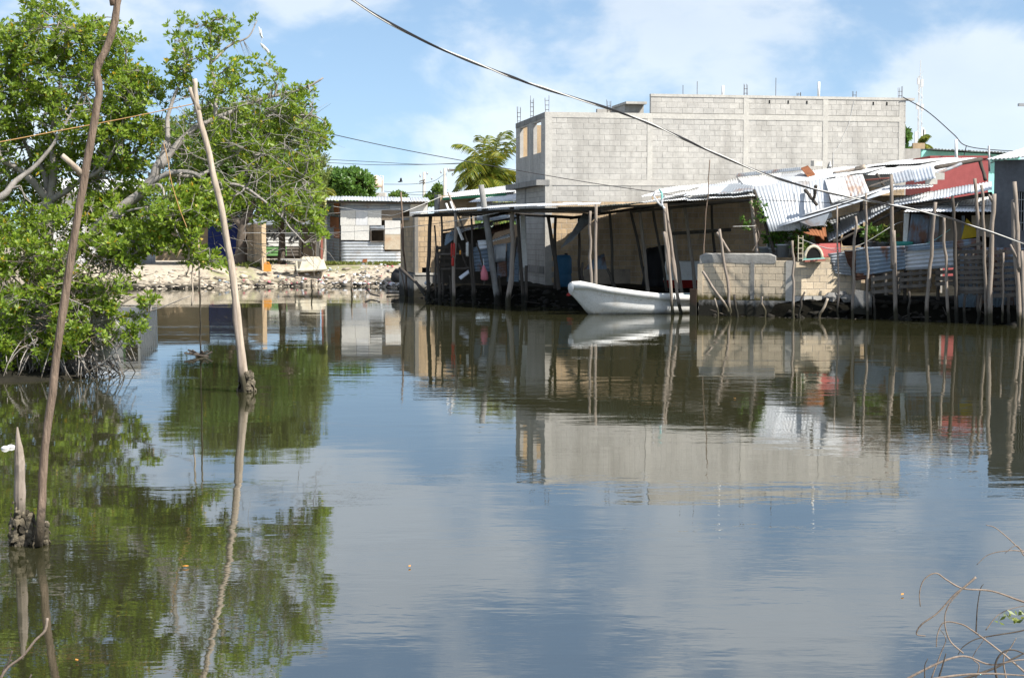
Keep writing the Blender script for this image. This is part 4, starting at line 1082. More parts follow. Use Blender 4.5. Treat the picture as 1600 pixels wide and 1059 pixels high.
# ------------------------------------------------------------------ tin fence, pallets and poles along the water
fence = thing('tin_fence', 'patched fence of blue and rusty corrugated tin above the water', 'fence', W(1410, 470, 45))
sheet('tin_sheet', Q((1304, 427, 45.86), (1332, 431, 45.8), (1330, 392, 45.8), (1296, 396, 45.86)), M['tin_old'], fence, along='u', nl=9, warp=0.08, ragged=0.12)
sheet('rusty_strip', Q((1324, 410, 45.75), (1338, 436, 45.6), (1342, 392, 45.6), (1318, 391, 45.75)), M['rust_dk'], fence, along='u', nl=9, warp=0.05)
sheet('tin_sheet', Q((1337, 433, 44.98), (1417, 420, 44.9), (1417, 384, 44.9), (1337, 387, 44.98)), M['tin_blue'], fence, along='u', nl=10, warp=0.06, pitch=0.13, amp=0.02)
sheet('rusty_strip', Q((1337, 438, 44.94), (1366, 436, 44.94), (1366, 426, 44.94), (1337, 427, 44.94)), M['rust_dk'], fence, along='u', nl=9)
sheet('tin_sheet', Q((1415, 422, 44.86), (1495, 418, 44.8), (1495, 380, 44.8), (1413, 391, 44.86)), M['tin'], fence, along='u', nl=10, warp=0.06, pitch=0.13, amp=0.02)
sheet('tin_sheet', Q((1415, 393, 44.82), (1534, 383, 44.72), (1530, 372, 44.74), (1414, 384, 44.84)), M['tin_blue'], fence, along='u', nl=8, warp=0.05)
beam(1340, 392, 45.2, 1534, 384, 45.0, 0.07, mat='board', parent=fence, name='rail'); beam(1340, 430, 45.2, 1500, 425, 45.0, 0.07, mat='board', parent=fence, name='rail')

def pallet(tl, tr, bl, br, Y, nslat, nvert, label, group=None, horiz=True, mat='board'):
    """wooden pallet stood on edge: horizontal slats on vertical bearers"""
    c = W((bl[0] + br[0]) / 2, (bl[1] + br[1]) / 2, Y)
    t = thing('pallet', label, 'pallet', c, group)
    TL, TR, BL, BR = [W(*p, Y) for p in (tl, tr, bl, br)]
    for k in range(nvert):
        f = (k + 0.02) / (nvert - 1) if nvert > 1 else .5; f = min(f, 1)
        MB().beam(BL.lerp(BR, f), TL.lerp(TR, f), 0.085, 0.07, V((0, 1, 0))).build('bearer', M[mat], t)
    for k in range(nslat):
        f = (k + 0.5) / nslat + rng.uniform(-.012, .012)
        a = BL.lerp(TL, f); b = BR.lerp(TR, f); d = (b - a).normalized() * 0.05
        for side in ((1,) if nslat > 7 else (1, -1)):
            o = V((0, -0.062 * side if side > 0 else 0.06, rng.uniform(-.015, .015)))
            MB().beam(a - d + o, b + d + o, 0.02 if True else 0, rng.uniform(0.085, 0.115), V((0, 0, 1))).build('slat', M[mat], t)
    return t
pallet((1363, 431), (1403, 424), (1364, 462), (1404, 460), 44.7, 3, 3, 'broken grey pallet beside the concrete slab under the blue tin fence')
pallet((1408, 425), (1453, 421), (1408, 452), (1452, 450), 44.6, 3, 4, 'grey pallet under the tin fence with bottles and light showing through it')
pallet((1464, 422), (1492, 420), (1464, 448), (1492, 448), 44.55, 3, 2, 'short pallet with a bare panel wedged between two poles')
pallet((1497, 391), (1532, 390), (1497, 461), (1535, 461), 44.3, 9, 4, 'tall upright pallet wall left of the forked pole')
pallet((1540, 390), (1588, 389), (1541, 466), (1588, 464), 44.2, 8, 3, 'tall pallet wall in front of the grey house')
pallet((1590, 389), (1640, 388), (1590, 464), (1640, 464), 44.1, 8, 4, 'pallet wall beside the crooked pole below the barred window')
o = sheet('shade_sheet', Q((1495, 480, 44.9), (1660, 482, 44.5), (1660, 388, 44.5), (1495, 386, 44.9)), M['tin_blue']); tag(o, 'large dark tin sheet lining the back of the tall pallets', 'metal sheet')
o = MB().slab(Q((1500, 389, 44.25), (1535, 382, 44.2), (1537, 377, 44.2), (1500, 386, 44.25)), 0.05).build('plank', M['board']); tag(o, 'dark plank laid across the top of the tall pallet', 'plank')
PG = 'mooring poles along the pallet fence'
def mpole(top, base, Y, r, label, mids=(), mat='pole', stub=None, group=None, wob=0.05, r1=None):
    a = W(*base, Y); b = W(*top, Y); r *= 0.68
    pts = [a - V((0, 0, 0.6)), a] + [W(*m, Y) for m in mids] + [b]
    return pole(pts, r, r1 or r * .8, M[mat], label, group, wob=wob, stub=stub)
mpole((1337, 338), (1332, 494), 44.8, 0.07, 'grey pole with knobbly top in front of the rust edged tin', ((1334, 410),))
mpole((1353, 302), (1356, 496), 44.7, 0.065, 'slim grey pole crossing the blue tin left of the tallest pole', ((1354, 380),))
mpole((1393, 273), (1399, 497), 44.6, 0.1, 'tallest thick grey pole in front of the blue tin fence', ((1396, 360), (1395, 420)))
mpole((1461, 316), (1447, 499), 44.3, 0.09, 'thick grey pole leaning over the tin fence at the hut corner', ((1455, 400),))
mpole((1474, 339), (1483, 501), 44.2, 0.07, 'short bent grey pole in front of the plywood hut', ((1477, 400),))
mpole((1489, 307), (1494, 502), 44.1, 0.085, 'rough barked pole at the edge of the tall pallets', ((1492, 380),), mat='pole_dark')
mpole((1524, 279), (1531, 470), 44.6, 0.085, 'grey pole standing against the white hut roof', ((1528, 360),))
mpole((1534, 289), (1541, 503), 44.0, 0.075, 'dark thin pole close beside the forked pole', ((1538, 390),), mat='pole')
mpole((1553, 303), (1547, 503), 43.9, 0.11, 'forked rough pole at the corner of the grey house', ((1549, 390),), mat='pole', stub=[(0.97, (-0.6, 0, 0.9), 0.25, 0.05)])
mpole((1586, 284), (1593, 506), 43.4, 0.1, 'crooked forked pole in front of the barred window', ((1583, 320), (1590, 365), (1592, 420)), mat='pole', stub=[(0.86, (-0.45, 0, 0.9), 0.5, 0.045)])
mpole((1597, 392), (1598, 508), 43.2, 0.08, 'low grey pole beside the crooked pole below the barred window', mat='pole')
mpole((1568, 395), (1567, 470), 44.05, 0.05, 'short post against the pallet wall of the grey house', mat='pole')
mpole((1238, 376), (1239, 497), 44.8, 0.065, 'pale slim pole at the corner of the buff block wall', ((1240, 430),))
mpole((1308, 322), (1310, 470), 45.0, 0.045, 'thin stick in front of the sunlit block wall', mat='pole')
mpole((1124, 358), (1140, 470), 46.2, 0.075, 'grey pole leaning against the capped block wall', mat='pole')
mpole((1098, 424), (1140, 491), 45.9, 0.075, 'pole lying steeply across the foot of the block wall', mat='pole')
mpole((1109, 250), (1099, 398), 46.8, 0.028, 'tall thin bare rod rising past the shelter roof', ((1106, 300),), mat='pole_brown')
mpole((1189, 463), (1196, 496), 45.4, 0.06, 'short rotten stake in the water below the block wall', mat='pole')
mpole((1117, 466), (1123, 496), 45.7, 0.05, 'small slanting stake beside the fallen pole', mat='pole')
mpole((1147, 460), (1151, 492), 45.6, 0.07, 'mossy square stake with rungs below the block wall', mat='pole_dark')
mpole((1256, 456), (1250, 490), 44.9, 0.055, 'dark stake under the corner of the buff block wall', mat='pole_dark')
mpole((1294, 466), (1281, 494), 44.8, 0.07, 'rotten slanted stump under the sunlit block wall', mat='pole_pale')
mpole((1365, 462), (1367, 498), 44.6, 0.06, 'dark stilt under the broken pallet', mat='pole_dark'); mpole((1420, 455), (1420, 500), 44.5, 0.06, 'dark stilt under the pallet with bottles', mat='pole_dark')
for px in (1507, 1528, 1576): mpole((px, 462), (px, 506), 44.0, 0.07, 'dark stilt under the tall pallet walls', mat='pole_dark', group='stilts under the tall pallets')
beam(1120, 363, 46.4, 1140, 394, 46.3, 0.08, mat='pole', parent=yard, name='loose_log')

# yard clutter behind the retaining wall
t = thing('pet_shelter', 'red toy-like pet house with round white arch behind the block wall', 'pet house', W(1270, 407, 45.9))
a, b = W(1256, 406, 45.8), W(1286, 402, 45.8); ap = W(1269, 382, 45.8); dp = V((0.25, 0.7, 0.0))
MB().add([a, b, ap, a + dp, b + dp, ap + dp], [(0, 1, 2), (5, 4, 3), (0, 3, 4, 1), (1, 4, 5, 2), (2, 5, 3, 0)]).build('gable', M['redwood'], t)
c = W(1271, 404, 45.75); mb = MB(); arc = [c + V((0.26 * math.cos(k * PI / 10), 0, 0.36 * math.sin(k * PI / 10))) for k in range(11)]
mb.tube(arc, 0.05, 6).build('arch', M['cream'], t, True)
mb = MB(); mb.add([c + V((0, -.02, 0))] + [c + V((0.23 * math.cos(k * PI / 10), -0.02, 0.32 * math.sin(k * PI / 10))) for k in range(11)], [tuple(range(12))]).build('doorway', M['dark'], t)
MB().slab(Q((1270, 381, 45.9), (1312, 380, 46.2), (1314, 400, 46.2), (1286, 402, 45.9)), 0.03).build('cloth_side', M['redwall'], t)
MB().beam(W(1254, 406, 45.72), W(1288, 404, 45.72), 0.12, 0.05).build('sill', M['aqua'], t)
o = MB().beam(W(1256, 408, 45.5), W(1288, 406, 45.6), 0.2, 0.05).build('red_plank', M['redwood']); tag(o, 'reddish plank on the wall under the pet house', 'plank')
def pot(px, py, Y, r, h, mat, label, leaf=None, seed=1, name='plant_pot', ph=0.6, k=40):
    c = W(px, py, Y); t = thing(name, label, 'plant pot', c)
    MB().lathe(c, [(r * .75, 0), (r, h * .9), (r * 1.06, h * .9), (r * 1.06, h), (r * .9, h)], 14).build('pot', M[mat], t, True)
    if leaf:
        rg = np.random.default_rng(seed)
        p, o_ = blob_points([((c.x, c.y, c.z + h + ph * .5), (r * 1.8, r * 1.5, ph * .55), 1)], k, rg, -2, inner=0.1)
        vv, ff = leaves_np(p, o_ + np.array([0, 0, .8]), 5, 0.2, 0.035, 0.9, rg, 0.15)
        mesh_np('foliage', vv, ff, M[leaf], t)
        seg = [(np.array([c.x, c.y, c.z + h * .8]), q, .008, .004) for q in p[::4]]
        vv, ff = tubes_np(seg); mesh_np('stem', vv, ff, M['twig'], t)
    return t
pot(1196, 401, 47.3, 0.2, 0.3, 'tin_old', 'dented tin bucket planter left of the leafy plant'); pot(1209, 402, 47.2, 0.2, 0.28, 'tin', 'bright tin planter with green leafy plant', 'leaf_mango', 3)
pot(1222, 402, 47.1, 0.24, 0.4, 'tin', 'tall tin bucket with leafy plant and pink flower', 'leaf_mango', 5, ph=0.7)
pot(1252, 406, 46.6, 0.14, 0.2, 'cream', 'small cream pot with dark shrub beside the pet house', 'leaf_far', 8, ph=0.8)
pot(1282, 378, 47.2, 0.2, 0.2, 'rust', 'pot with yellowish shrub under the torn tin', 'leaf_pale', 9, ph=0.5)
pot(1362, 388, 45.8, 0.2, 0.2, 'tin_old', 'pot with bright green leaves behind the blue tin fence', 'leaf_mango', 11, ph=0.45)
pot(1378, 388, 45.9, 0.22, 0.18, 'tin_old', 'wide pot of light green leaves left of the tallest pole', 'leaf_pale', 12, ph=0.4)
cblock(1372, 386, 47.0, 0.1, 'square block standing in the shaded yard behind the blue fence', mat='block_tan', sc=1.2)
cblock(1372, 375, 47.0, 0.1, 'block stacked on top of another in the shaded yard', mat='block_tan', sc=1.2)
o = MB().lathe(W(1340, 384, 47.3), [(0.45, 0), (0.5, 0.1), (0.45, 0.35), (0.2, 0.5)], 12).build('black_tub', M['black'], None, True); tag(o, 'black rounded plastic tub in the yard under the slid roof', 'tub')
o = MB().lathe(W(1411, 386, 45.6), [(0.3, 0), (0.3, 0.14), (0.28, 0.16)], 12).build('teal_basin', M['teal'], None, True); tag(o, 'teal basin beside the white corner board of the hut', 'basin')
t = thing('wire_rack', 'small pale wire ladder rack on the corner of the block wall', 'rack', W(1250, 407, 45.3))
a, b = W(1247, 408, 45.2), W(1254, 408, 45.2); hgt_ = V((0, 0, 0.75))
mb = MB().tube([a, a + hgt_], 0.015, 5); mb.tube([b, b + hgt_], 0.015, 5); mb.build('side_rail', M['cream'], t)
for k in range(5): MB().tube([a + hgt_ * (k + .5) / 5, b + hgt_ * (k + .5) / 5], 0.012, 5).build('rung', M['cream'], t)
rg = np.random.default_rng(21)
vine = thing('climbing_vine', 'thin green vine hanging on the pole at the shelter corner', 'vine', W(1178, 395, 46.8))
vp = [W(x, y, 46.75) for x, y in ((1176, 392), (1186, 370), (1180, 345), (1188, 328), (1178, 316), (1192, 318))]
MB().tube(smooth_path(vp, 5), 0.012, 4).build('stem', M['twig'], vine)
pp = np.array([W(x + rng.uniform(-4, 4), y + rng.uniform(-4, 4), 46.7)[:] for x, y in ((1178, 320), (1182, 316), (1192, 330), (1196, 345), (1160, 344), (1168, 348), (1166, 355), (1190, 322), (1184, 340)) for _ in range(3)])
vv, ff = leaves_np(pp, nrg.normal(0, 1, pp.shape) + np.array([0, -.5, .5]), 5, 0.13, 0.035, 1.0, rg); mesh_np('foliage', vv, ff, M['leaf_mango'], vine)

W = W0

# ------------------------------------------------------------------ junk shack on stilts left of the block house
jk = thing('stilt_shack', 'dark ramshackle lean-to of tin and pallets on stilts beside the block house', 'shack', on_ground(750, 54.5))
sheet('wall_sheet', Q((742, 424, 53.7), (770, 424, 53.6), (769, 381, 53.6), (738, 387, 53.7)), M['tin_blue'], jk, along='u', nl=10, pitch=0.14, amp=0.02)
sheet('wall_sheet', Q((748, 391, 53.62), (765, 388, 53.6), (762, 375, 53.6), (746, 376, 53.62)), M['tin'], jk, along='u', nl=6, pitch=0.14, amp=0.02)  # lighter tin over the blue sheet: its sunlit top put into the colour
sheet('wall_sheet', Q((771, 410, 53.8), (790, 408, 53.8), (791, 380, 53.8), (771, 383, 53.8)), M['tin'], jk, pitch=0.16)
sheet('wall_sheet', Q((776, 434, 53.7), (793, 432, 53.7), (791, 408, 53.7), (777, 411, 53.7)), M['tin_blue'], jk, along='u', nl=6)
sheet('wall_sheet', Q((792, 440, 54), (811, 440, 54), (811, 376, 54), (792, 380, 54)), M['tin_blue'], jk, along='u', nl=8)
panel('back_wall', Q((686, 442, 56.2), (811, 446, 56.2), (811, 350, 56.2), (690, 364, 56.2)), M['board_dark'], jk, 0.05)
sheet('side_sheet', Q((694, 385, 55), (712, 372, 54.6), (709, 360, 54.8), (697, 366, 55.2)), M['tin_blue'], jk, along='u', nl=8)
sheets('roof_sheet', Q((700, 370, 53.9), (772, 352, 53.7), (770, 346, 55.8), (704, 362, 56)), [M['tin_old'], M['tin_white'], M['tin_old']], jk, 3, warp=0.08)
sheets('roof_sheet', Q((762, 341, 54.3), (800, 333, 54.2), (800, 326, 57), (768, 331, 57)), M['tin_white'], jk, 2)
sheet('rusty_sheet', Q((767, 366, 53.9), (797, 357, 53.8), (797, 347, 54.6), (769, 353, 54.6)), M['rust_dk'], jk, warp=0.05)
sheet('eave_strip', Q((768, 378, 53.75), (797, 371, 53.7), (797, 366, 53.9), (770, 374, 53.9)), M['tin_white'], jk, warp=0.06)
beam(688, 421, 54, 738, 419, 53.6, 0.1, mat='pole_dark', parent=jk, name='floor_beam'); beam(682, 398, 54.2, 738, 396, 53.8, 0.07, mat='board', parent=jk, name='rail'); beam(690, 361, 54, 808, 340, 53.6, 0.08, parent=jk)
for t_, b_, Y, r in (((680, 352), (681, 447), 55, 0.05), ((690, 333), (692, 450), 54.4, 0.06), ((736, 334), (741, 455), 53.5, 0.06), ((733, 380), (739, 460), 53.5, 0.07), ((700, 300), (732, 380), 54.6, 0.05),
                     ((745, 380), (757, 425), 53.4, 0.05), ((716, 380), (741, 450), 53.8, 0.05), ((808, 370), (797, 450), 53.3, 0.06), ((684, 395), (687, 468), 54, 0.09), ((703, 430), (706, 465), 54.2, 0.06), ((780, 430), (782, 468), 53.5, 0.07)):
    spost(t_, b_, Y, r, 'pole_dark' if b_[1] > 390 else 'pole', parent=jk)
pallet((683, 384), (712, 379), (684, 418), (712, 418), 54.3, 4, 4, 'dark pallet side of the stilt shack behind the red jacket', mat='board_dark')
o = spost((752, 289), (776, 462), 53.3, 0.17, 'concrete_dk', parent=None, r1=0.14, name='concrete_post', wob=0.01); tag(o, 'leaning concrete post poking up through the tin awning', 'post')
for x, dy in ((697, 0), (704, -3)):
    o = MB().beam(W(x, 318 + dy, 54.2), W(x + 6, 334 + dy, 54.0), 0.07, 0.04).build('white_batten', M['white_sheet']); tag(o, 'short white batten sticking out above the awning', 'batten', 'white battens above the awning')
o = MB().beam(W(715, 355, 53.4), W(723, 375, 53.3), 0.1, 0.05).build('white_board', M['white_sheet']); tag(o, 'white board slanting in front of the stilt shack', 'board')
t = thing('red_jacket', 'red and orange life jacket hanging on the stilt shack rail', 'life jacket', W(708, 417, 53.5))
for dx, w, y0, y1, m in ((-2.2, 0.035, 380, 402, 'red'), (1.6, 0.035, 379, 401, 'red'), (-.5, 0.05, 402, 416, 'red'), (11, 0.03, 391, 398, 'orange')):
    a = W(708 + dx, y1, 53.45); b = W(708 + dx, y0, 53.45)
    MB().tube([a, a.lerp(b, .15), a.lerp(b, .5), a.lerp(b, .9), b], [w * .6, w, w * 1.1, w, w * .5], 8, 0.1).build('panel', M[m], t, True)
t = thing('pink_bag', 'pink plastic bag hanging over the dark water under the stilt shack', 'bag', W(757, 438, 53.1)); c = WL[t.name]
MB().tube([c, c + V((0, 0, .06)), c + V((-.01, 0, .25)), c + V((-.02, 0, .42)), c + V((-.03, 0, .52))], [0.1, 0.14, 0.12, 0.06, 0.02], 9, 0.15).build('sack', M['pink'], t, True)
MB().tube([c + V((-.03, 0, .5)), c + V((-.03, .05, .75))], 0.01, 4).build('cord', M['line'], t)
o = sheet('washing_cloth', Q((728, 401, 53.4), (732, 401, 53.4), (732, 378, 53.4), (728, 379, 53.4)), M['white_sheet'], amp=0.02); tag(o, 'narrow white cloth hanging in the stilt shack', 'cloth')
o = MB().slab(Q((717, 433, 53.5), (732, 422, 53.5), (733, 427, 53.4), (720, 437, 53.4)), 0.04).build('grey_board', M['tin']); tag(o, 'pale grey board slung under the stilt shack floor', 'board')

# ------------------------------------------------------------------ tan block house by the far corner
th = thing('tan_block_house', 'single storey house of tan concrete blocks on a mossy stone footing', 'house', on_ground(680, 63))
C0 = V((at_px(648, 59.6), 59.6)); C1 = V((at_px(742, 60.4), 60.4)); C2 = V((at_px(626, 63.5), 63.5))
uf = (C1 - C0); lf = uf.length; uf.normalize(); ul = (C2 - C0); l_l = ul.length; ul.normalize()
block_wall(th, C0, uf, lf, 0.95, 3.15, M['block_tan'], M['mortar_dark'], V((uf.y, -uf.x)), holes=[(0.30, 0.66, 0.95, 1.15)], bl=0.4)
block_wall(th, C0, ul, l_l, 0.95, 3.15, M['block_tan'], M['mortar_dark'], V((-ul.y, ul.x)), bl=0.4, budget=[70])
f2 = lambda A, u, n, s, d, z: V((A.x + u.x * s + n.x * d, A.y + u.y * s + n.y * d, z))
nf = V((uf.y, -uf.x)); nl_ = V((-ul.y, ul.x))
wbox(C0, uf, nf, -0.05, lf, 0.06, -0.5, -0.3, 0.90).build('footing', M['concrete_dk'], th)
wbox(C0, ul, nl_, 0.0, l_l, 0.06, -0.3, -0.3, 0.90).build('footing', M['concrete_dk'], th)
wbox(C0, uf, nf, 0.0, 1.1, 0.1, -0.05, 0.87, 0.947).build('sill_slab', M['concrete'], th)
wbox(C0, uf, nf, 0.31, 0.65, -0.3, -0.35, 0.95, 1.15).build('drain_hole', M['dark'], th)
wbox(C0, uf, nf, 0.16, lf, -0.16, -4.0, 3.0, 3.1).build('roof_slab', M['concrete_dk'], th)
# pale roofs behind it
wr = thing('white_roof_house', 'low house with bright white tin roofs below the coconut palm', 'house', on_ground(750, 68))
sheets('roof_sheet', Q((692, 309, 66), (806, 300, 64.5), (800, 289.5, 70), (700, 302, 71)), M['tin_white'], wr, 4)
sheets('roof_sheet', Q((731, 316, 63.6), (808, 315, 63), (808, 297, 65.5), (748, 309, 65.5)), M['tin_white'], wr, 3)
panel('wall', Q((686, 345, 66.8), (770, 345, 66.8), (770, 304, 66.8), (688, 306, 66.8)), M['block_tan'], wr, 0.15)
sheet('wall_sheet', Q((745, 345, 64.2), (808, 345, 63.6), (808, 316, 63.6), (745, 317, 64.2)), M['tin'], wr)
panel('corner_wall', Q((681, 346, 67.2), (687, 346, 66.8), (687, 304, 66.8), (681, 304, 67.2)), M['concrete_dk'], wr, 0.15)
MB().beam(W(692, 311, 65.9), W(790, 304, 64.6), 0.1, 0.1).build('fascia', M['mesh_green'], wr)

# ------------------------------------------------------------------ patchwork shack on the far bank
fs_ = thing('patchwork_shack', 'far bank shack patched with white sheets and grey tin, one dark window', 'shack', on_ground(575, 79))
FY = 78.0
def fp(name, x0, x1, y0, y1, m, Y=FY, corr=None, **k):
    q = Q((x0, y1, Y), (x1, y1, Y), (x1, y0, Y), (x0, y0, Y))
    if corr: return sheet(name, q, M[m], fs_, along=corr, pitch=0.16, amp=0.02, nl=10 if corr == 'u' else 4, warp=0.02)
    return panel(name, q, M[m], fs_, 0.03)
fp('tin_strip', 532.5, 609, 314, 329, 'tin_old', corr='u'); fp('blue_strip', 604, 642, 314.5, 321, 'tin_blue', FY - .05)  # dark tin band at the top carries the eave's shadow in its colour
fp('white_panel', 532, 555.6, 328.5, 352, 'white_sheet', FY - .04); fp('white_panel', 556, 574.6, 328.5, 352, 'litter_w', FY - .05); fp('white_panel', 575, 596, 328.5, 352, 'white_sheet', FY - .04)
fp('board_panel', 596.5, 626, 328.5, 344, 'ply', FY - .04); fp('white_panel', 533, 553.6, 352.5, 375, 'white_sheet', FY - .05); fp('white_panel', 554, 577, 352.5, 375.5, 'white_sheet', FY - .04)
fp('tin_strip', 577.5, 601, 352.5, 358.5, 'tin_old', FY - .03, corr='u'); fp('white_panel', 601.5, 626, 344.5, 366, 'white_sheet', FY - .05); fp('cream_panel', 601, 626, 366.5, 390, 'cream_sheet', FY - .06)
fp('tin_strip', 533, 601, 377, 394, 'tin', FY - .02, corr='u'); fp('tin_strip', 533, 628, 393.5, 414.5, 'tin', FY - .08, corr='u'); fp('white_panel', 640, 668, 314, 345, 'white_sheet', FY)
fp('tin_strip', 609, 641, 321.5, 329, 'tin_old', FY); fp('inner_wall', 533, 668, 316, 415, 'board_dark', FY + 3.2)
panel('rust_spot', Q((566, 410, FY - .12), (573, 410, FY - .12), (574, 404, FY - .12), (567, 405, FY - .12)), M['rust'], fs_, 0.01)
wf = MB()
for a, b in (((579, 359), (601, 359)), ((579, 377.5), (601, 377.5)), ((579.5, 359), (579.5, 377)), ((600.5, 359), (600.5, 377))): wf.beam(W(*a, FY - .07), W(*b, FY - .07), 0.06, 0.06)
wf.build('window_frame', M['board'], fs_)
L0, L1 = W(532, 414, FY), W(510, 411, FY + 3.5)
q = [L1, L0, W(532, 315, FY), W(510, 313, FY + 3.5)]
sheet('side_wall', q, M['tin_old'], fs_, along='u', nl=14, pitch=0.16, amp=0.02)
for f0, f1, g0, g1 in ((0.62, 0.98, 0.80, 0.98), (0.35, 0.95, 0.58, 0.75), (0.62, 0.99, 0.42, 0.57)):
    pt = lambda f, g: q[0].lerp(q[1], f).lerp(q[3].lerp(q[2], f), g) + V((-.05, -.03, 0))
    panel('rust_patch', [pt(f0, g0), pt(f1, g0), pt(f1, g1), pt(f0, g1)], M['rust'], fs_)
sheets('roof_sheet', Q((508, 312.5, FY - .5), (672, 315.5, FY - .5), (668, 309, FY + 4), (512, 306.5, FY + 4)), M['tin'], fs_, 6, pitch=0.16, amp=0.022)
beam(510, 316, FY - .3, 668, 318, FY - .3, 0.12, parent=fs_)
for px in (532, 626, 667): MB().beam(on_ground(px, FY + .1), W(px, 316, FY + .1), 0.1, 0.1).build('corner_post', M['board'], fs_)

# ------------------------------------------------------------------ yard on the far bank
pw = thing('block_fin_wall', 'short end wall of tan blocks standing on the far bank under the trees', 'wall', on_ground(400, 76))
D0 = V((at_px(410, 73.6), 73.6)); D1 = V((at_px(386, 80), 80)); ud = (D1 - D0); ld = ud.length; ud.normalize()
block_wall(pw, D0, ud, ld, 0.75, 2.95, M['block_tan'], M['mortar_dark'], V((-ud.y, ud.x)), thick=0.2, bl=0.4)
nd = V((-ud.y, ud.x))
wbox(D0, ud, nd, -0.012, 0.012, 0.006, -0.2, 0.72, 2.95).build('end_face', M['beige'], pw)
gw_ = thing('painted_wall_house', 'board house wall painted white over green with black graffiti', 'house', on_ground(460, 86))
GY = 85.0
def gpl(x0, x1, y0, y1, m, name='board'):
    n_ = max(1, int(round((y1 - y0) * GY / F / 0.18)))
    for k in range(n_):
        ya = y0 + (y1 - y0) * k / n_; yb = y0 + (y1 - y0) * (k + 1) / n_ - 0.35
        panel(name, Q((x0, yb, GY - .02), (x1, yb, GY - .02), (x1, ya, GY + .01), (x0, ya, GY + .01)), M[m], gw_, 0.025)
gpl(383, 468, 352, 385, 'white'); gpl(383, 448, 385, 400, 'green'); gpl(448, 468, 385, 400, 'board'); gpl(404, 412, 366, 384, 'white')
panel('door', Q((468, 401, GY - .03), (473, 401, GY - .03), (473, 362, GY - .03), (468, 362, GY - .03)), M['board_dark'], gw_, 0.05)
panel('shade_wall', Q((473, 402, GY), (494, 402, GY - .6), (494, 356, GY - .6), (473, 356, GY)), M['ply'], gw_, 0.06)
panel('eave', Q((375, 352, GY - .35), (500, 350, GY - .35), (500, 343, GY + 2), (375, 343, GY + 2)), M['tin_old'], gw_, 0.06)
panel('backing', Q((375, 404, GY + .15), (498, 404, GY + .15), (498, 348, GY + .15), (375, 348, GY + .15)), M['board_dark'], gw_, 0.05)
mb = MB()
def stroke(pts, r=0.035): mb.tube([W(x, y, GY - .05) for x, y in pts], r, 4)
for pts in (((453, 372), (453.5, 377), (460, 377.5)), ((455, 370), (459, 370)), ((455, 370), (455, 375)), ((461, 370), (461, 374), (464, 374), (464, 370), (461, 370)), ((465.5, 369), (467, 373)), ((467, 369), (465, 374)),
            ((415, 362), (418, 366), (415, 372), (419, 375)), ((421, 360), (420, 370)), ((424, 372), (428, 364), (430, 374)), ((433, 361), (433, 371), (436, 366), (439, 372)), ((414, 378), (420, 380))): stroke(pts)
mb.build('graffiti', M['ink'], gw_)
t = thing('meter_post', 'concrete service post with grey meter box beside the patchwork shack', 'post', on_ground(497, 79))
MB().beam(WL[t.name], W(496.5, 358, 79), 0.16, 0.16).build('post', M['concrete'], t); MB().box(W(496.5, 367, 78.8), (0.09, 0.06, 0.13)).build('meter_box', M['steel'], t)
for px, m, lab in ((503, 'redwood', 'thin rusty pole between meter post and shack'), (509, 'concrete', 'thin concrete post at the shack corner')):
    o = MB().beam(on_ground(px, 78.5), W(px, 345, 78.5), 0.09, 0.09).build('thin_post', M[m]); tag(o, lab, 'post')
bw = thing('beige_house', 'beige rendered house wall with a deep blue door sheet behind the trees', 'house', on_ground(290, 84))
BY = 82.0
panel('wall', Q((244, 407, BY), (325, 407, BY), (325, 340, BY), (244, 340, BY)), M['beige'], bw, 0.2)
sheet('blue_door', Q((325, 408, BY - .1), (372, 408, BY - .1), (372, 345, BY - .1), (325, 345, BY - .1)), M['blue'], bw, along='u', nl=10, pitch=0.3, amp=0.02)
panel('wall', Q((372, 407, BY), (382, 407, BY), (382, 340, BY), (372, 340, BY)), M['beige'], bw, 0.2)
panel('roof_edge', Q((240, 341, BY - .8), (384, 340, BY - .8), (384, 332, BY + 3), (240, 332, BY + 3)), M['tin_old'], bw, 0.08)
wh = thing('white_board_house', 'white boarded house with green framed window seen through the mangrove', 'house', on_ground(170, 82))
WY = 80.0
def wpl(x0, x1, y0, y1, k, m='white'):
    for i in range(k):
        a = x0 + (x1 - x0) * i / k; b = x0 + (x1 - x0) * (i + 1) / k - 0.3
        panel('board', Q((a, y1, WY), (b, y1, WY), (b, y0, WY), (a, y0, WY)), M[m], wh, 0.03)
wpl(60, 180, 300, 415, 20); wpl(180, 216, 345, 415, 6); wpl(180, 192, 312, 345, 2); wpl(212, 216, 312, 345, 1); wpl(180, 216, 290, 312, 6)
panel('window_opening', Q((192, 345, WY + .1), (212, 345, WY + .1), (212, 312, WY + .1), (192, 312, WY + .1)), M['board_dark'], wh, 0.03)
panel('window_jamb', Q((189, 346, WY - .04), (192.5, 346, WY - .04), (192.5, 311, WY - .04), (189, 311, WY - .04)), M['green'], wh, 0.05)
sheet('corner_sheet', Q((216, 412, WY - .05), (243, 412, WY - .05), (243, 330, WY - .05), (216, 300, WY - .05)), M['tin'], wh, pitch=0.16, amp=0.02)
panel('roof', Q((50, 300, WY - .8), (246, 296, WY - .8), (246, 280, WY + 5), (50, 280, WY + 5)), M['tin_white'], wh, 0.08)
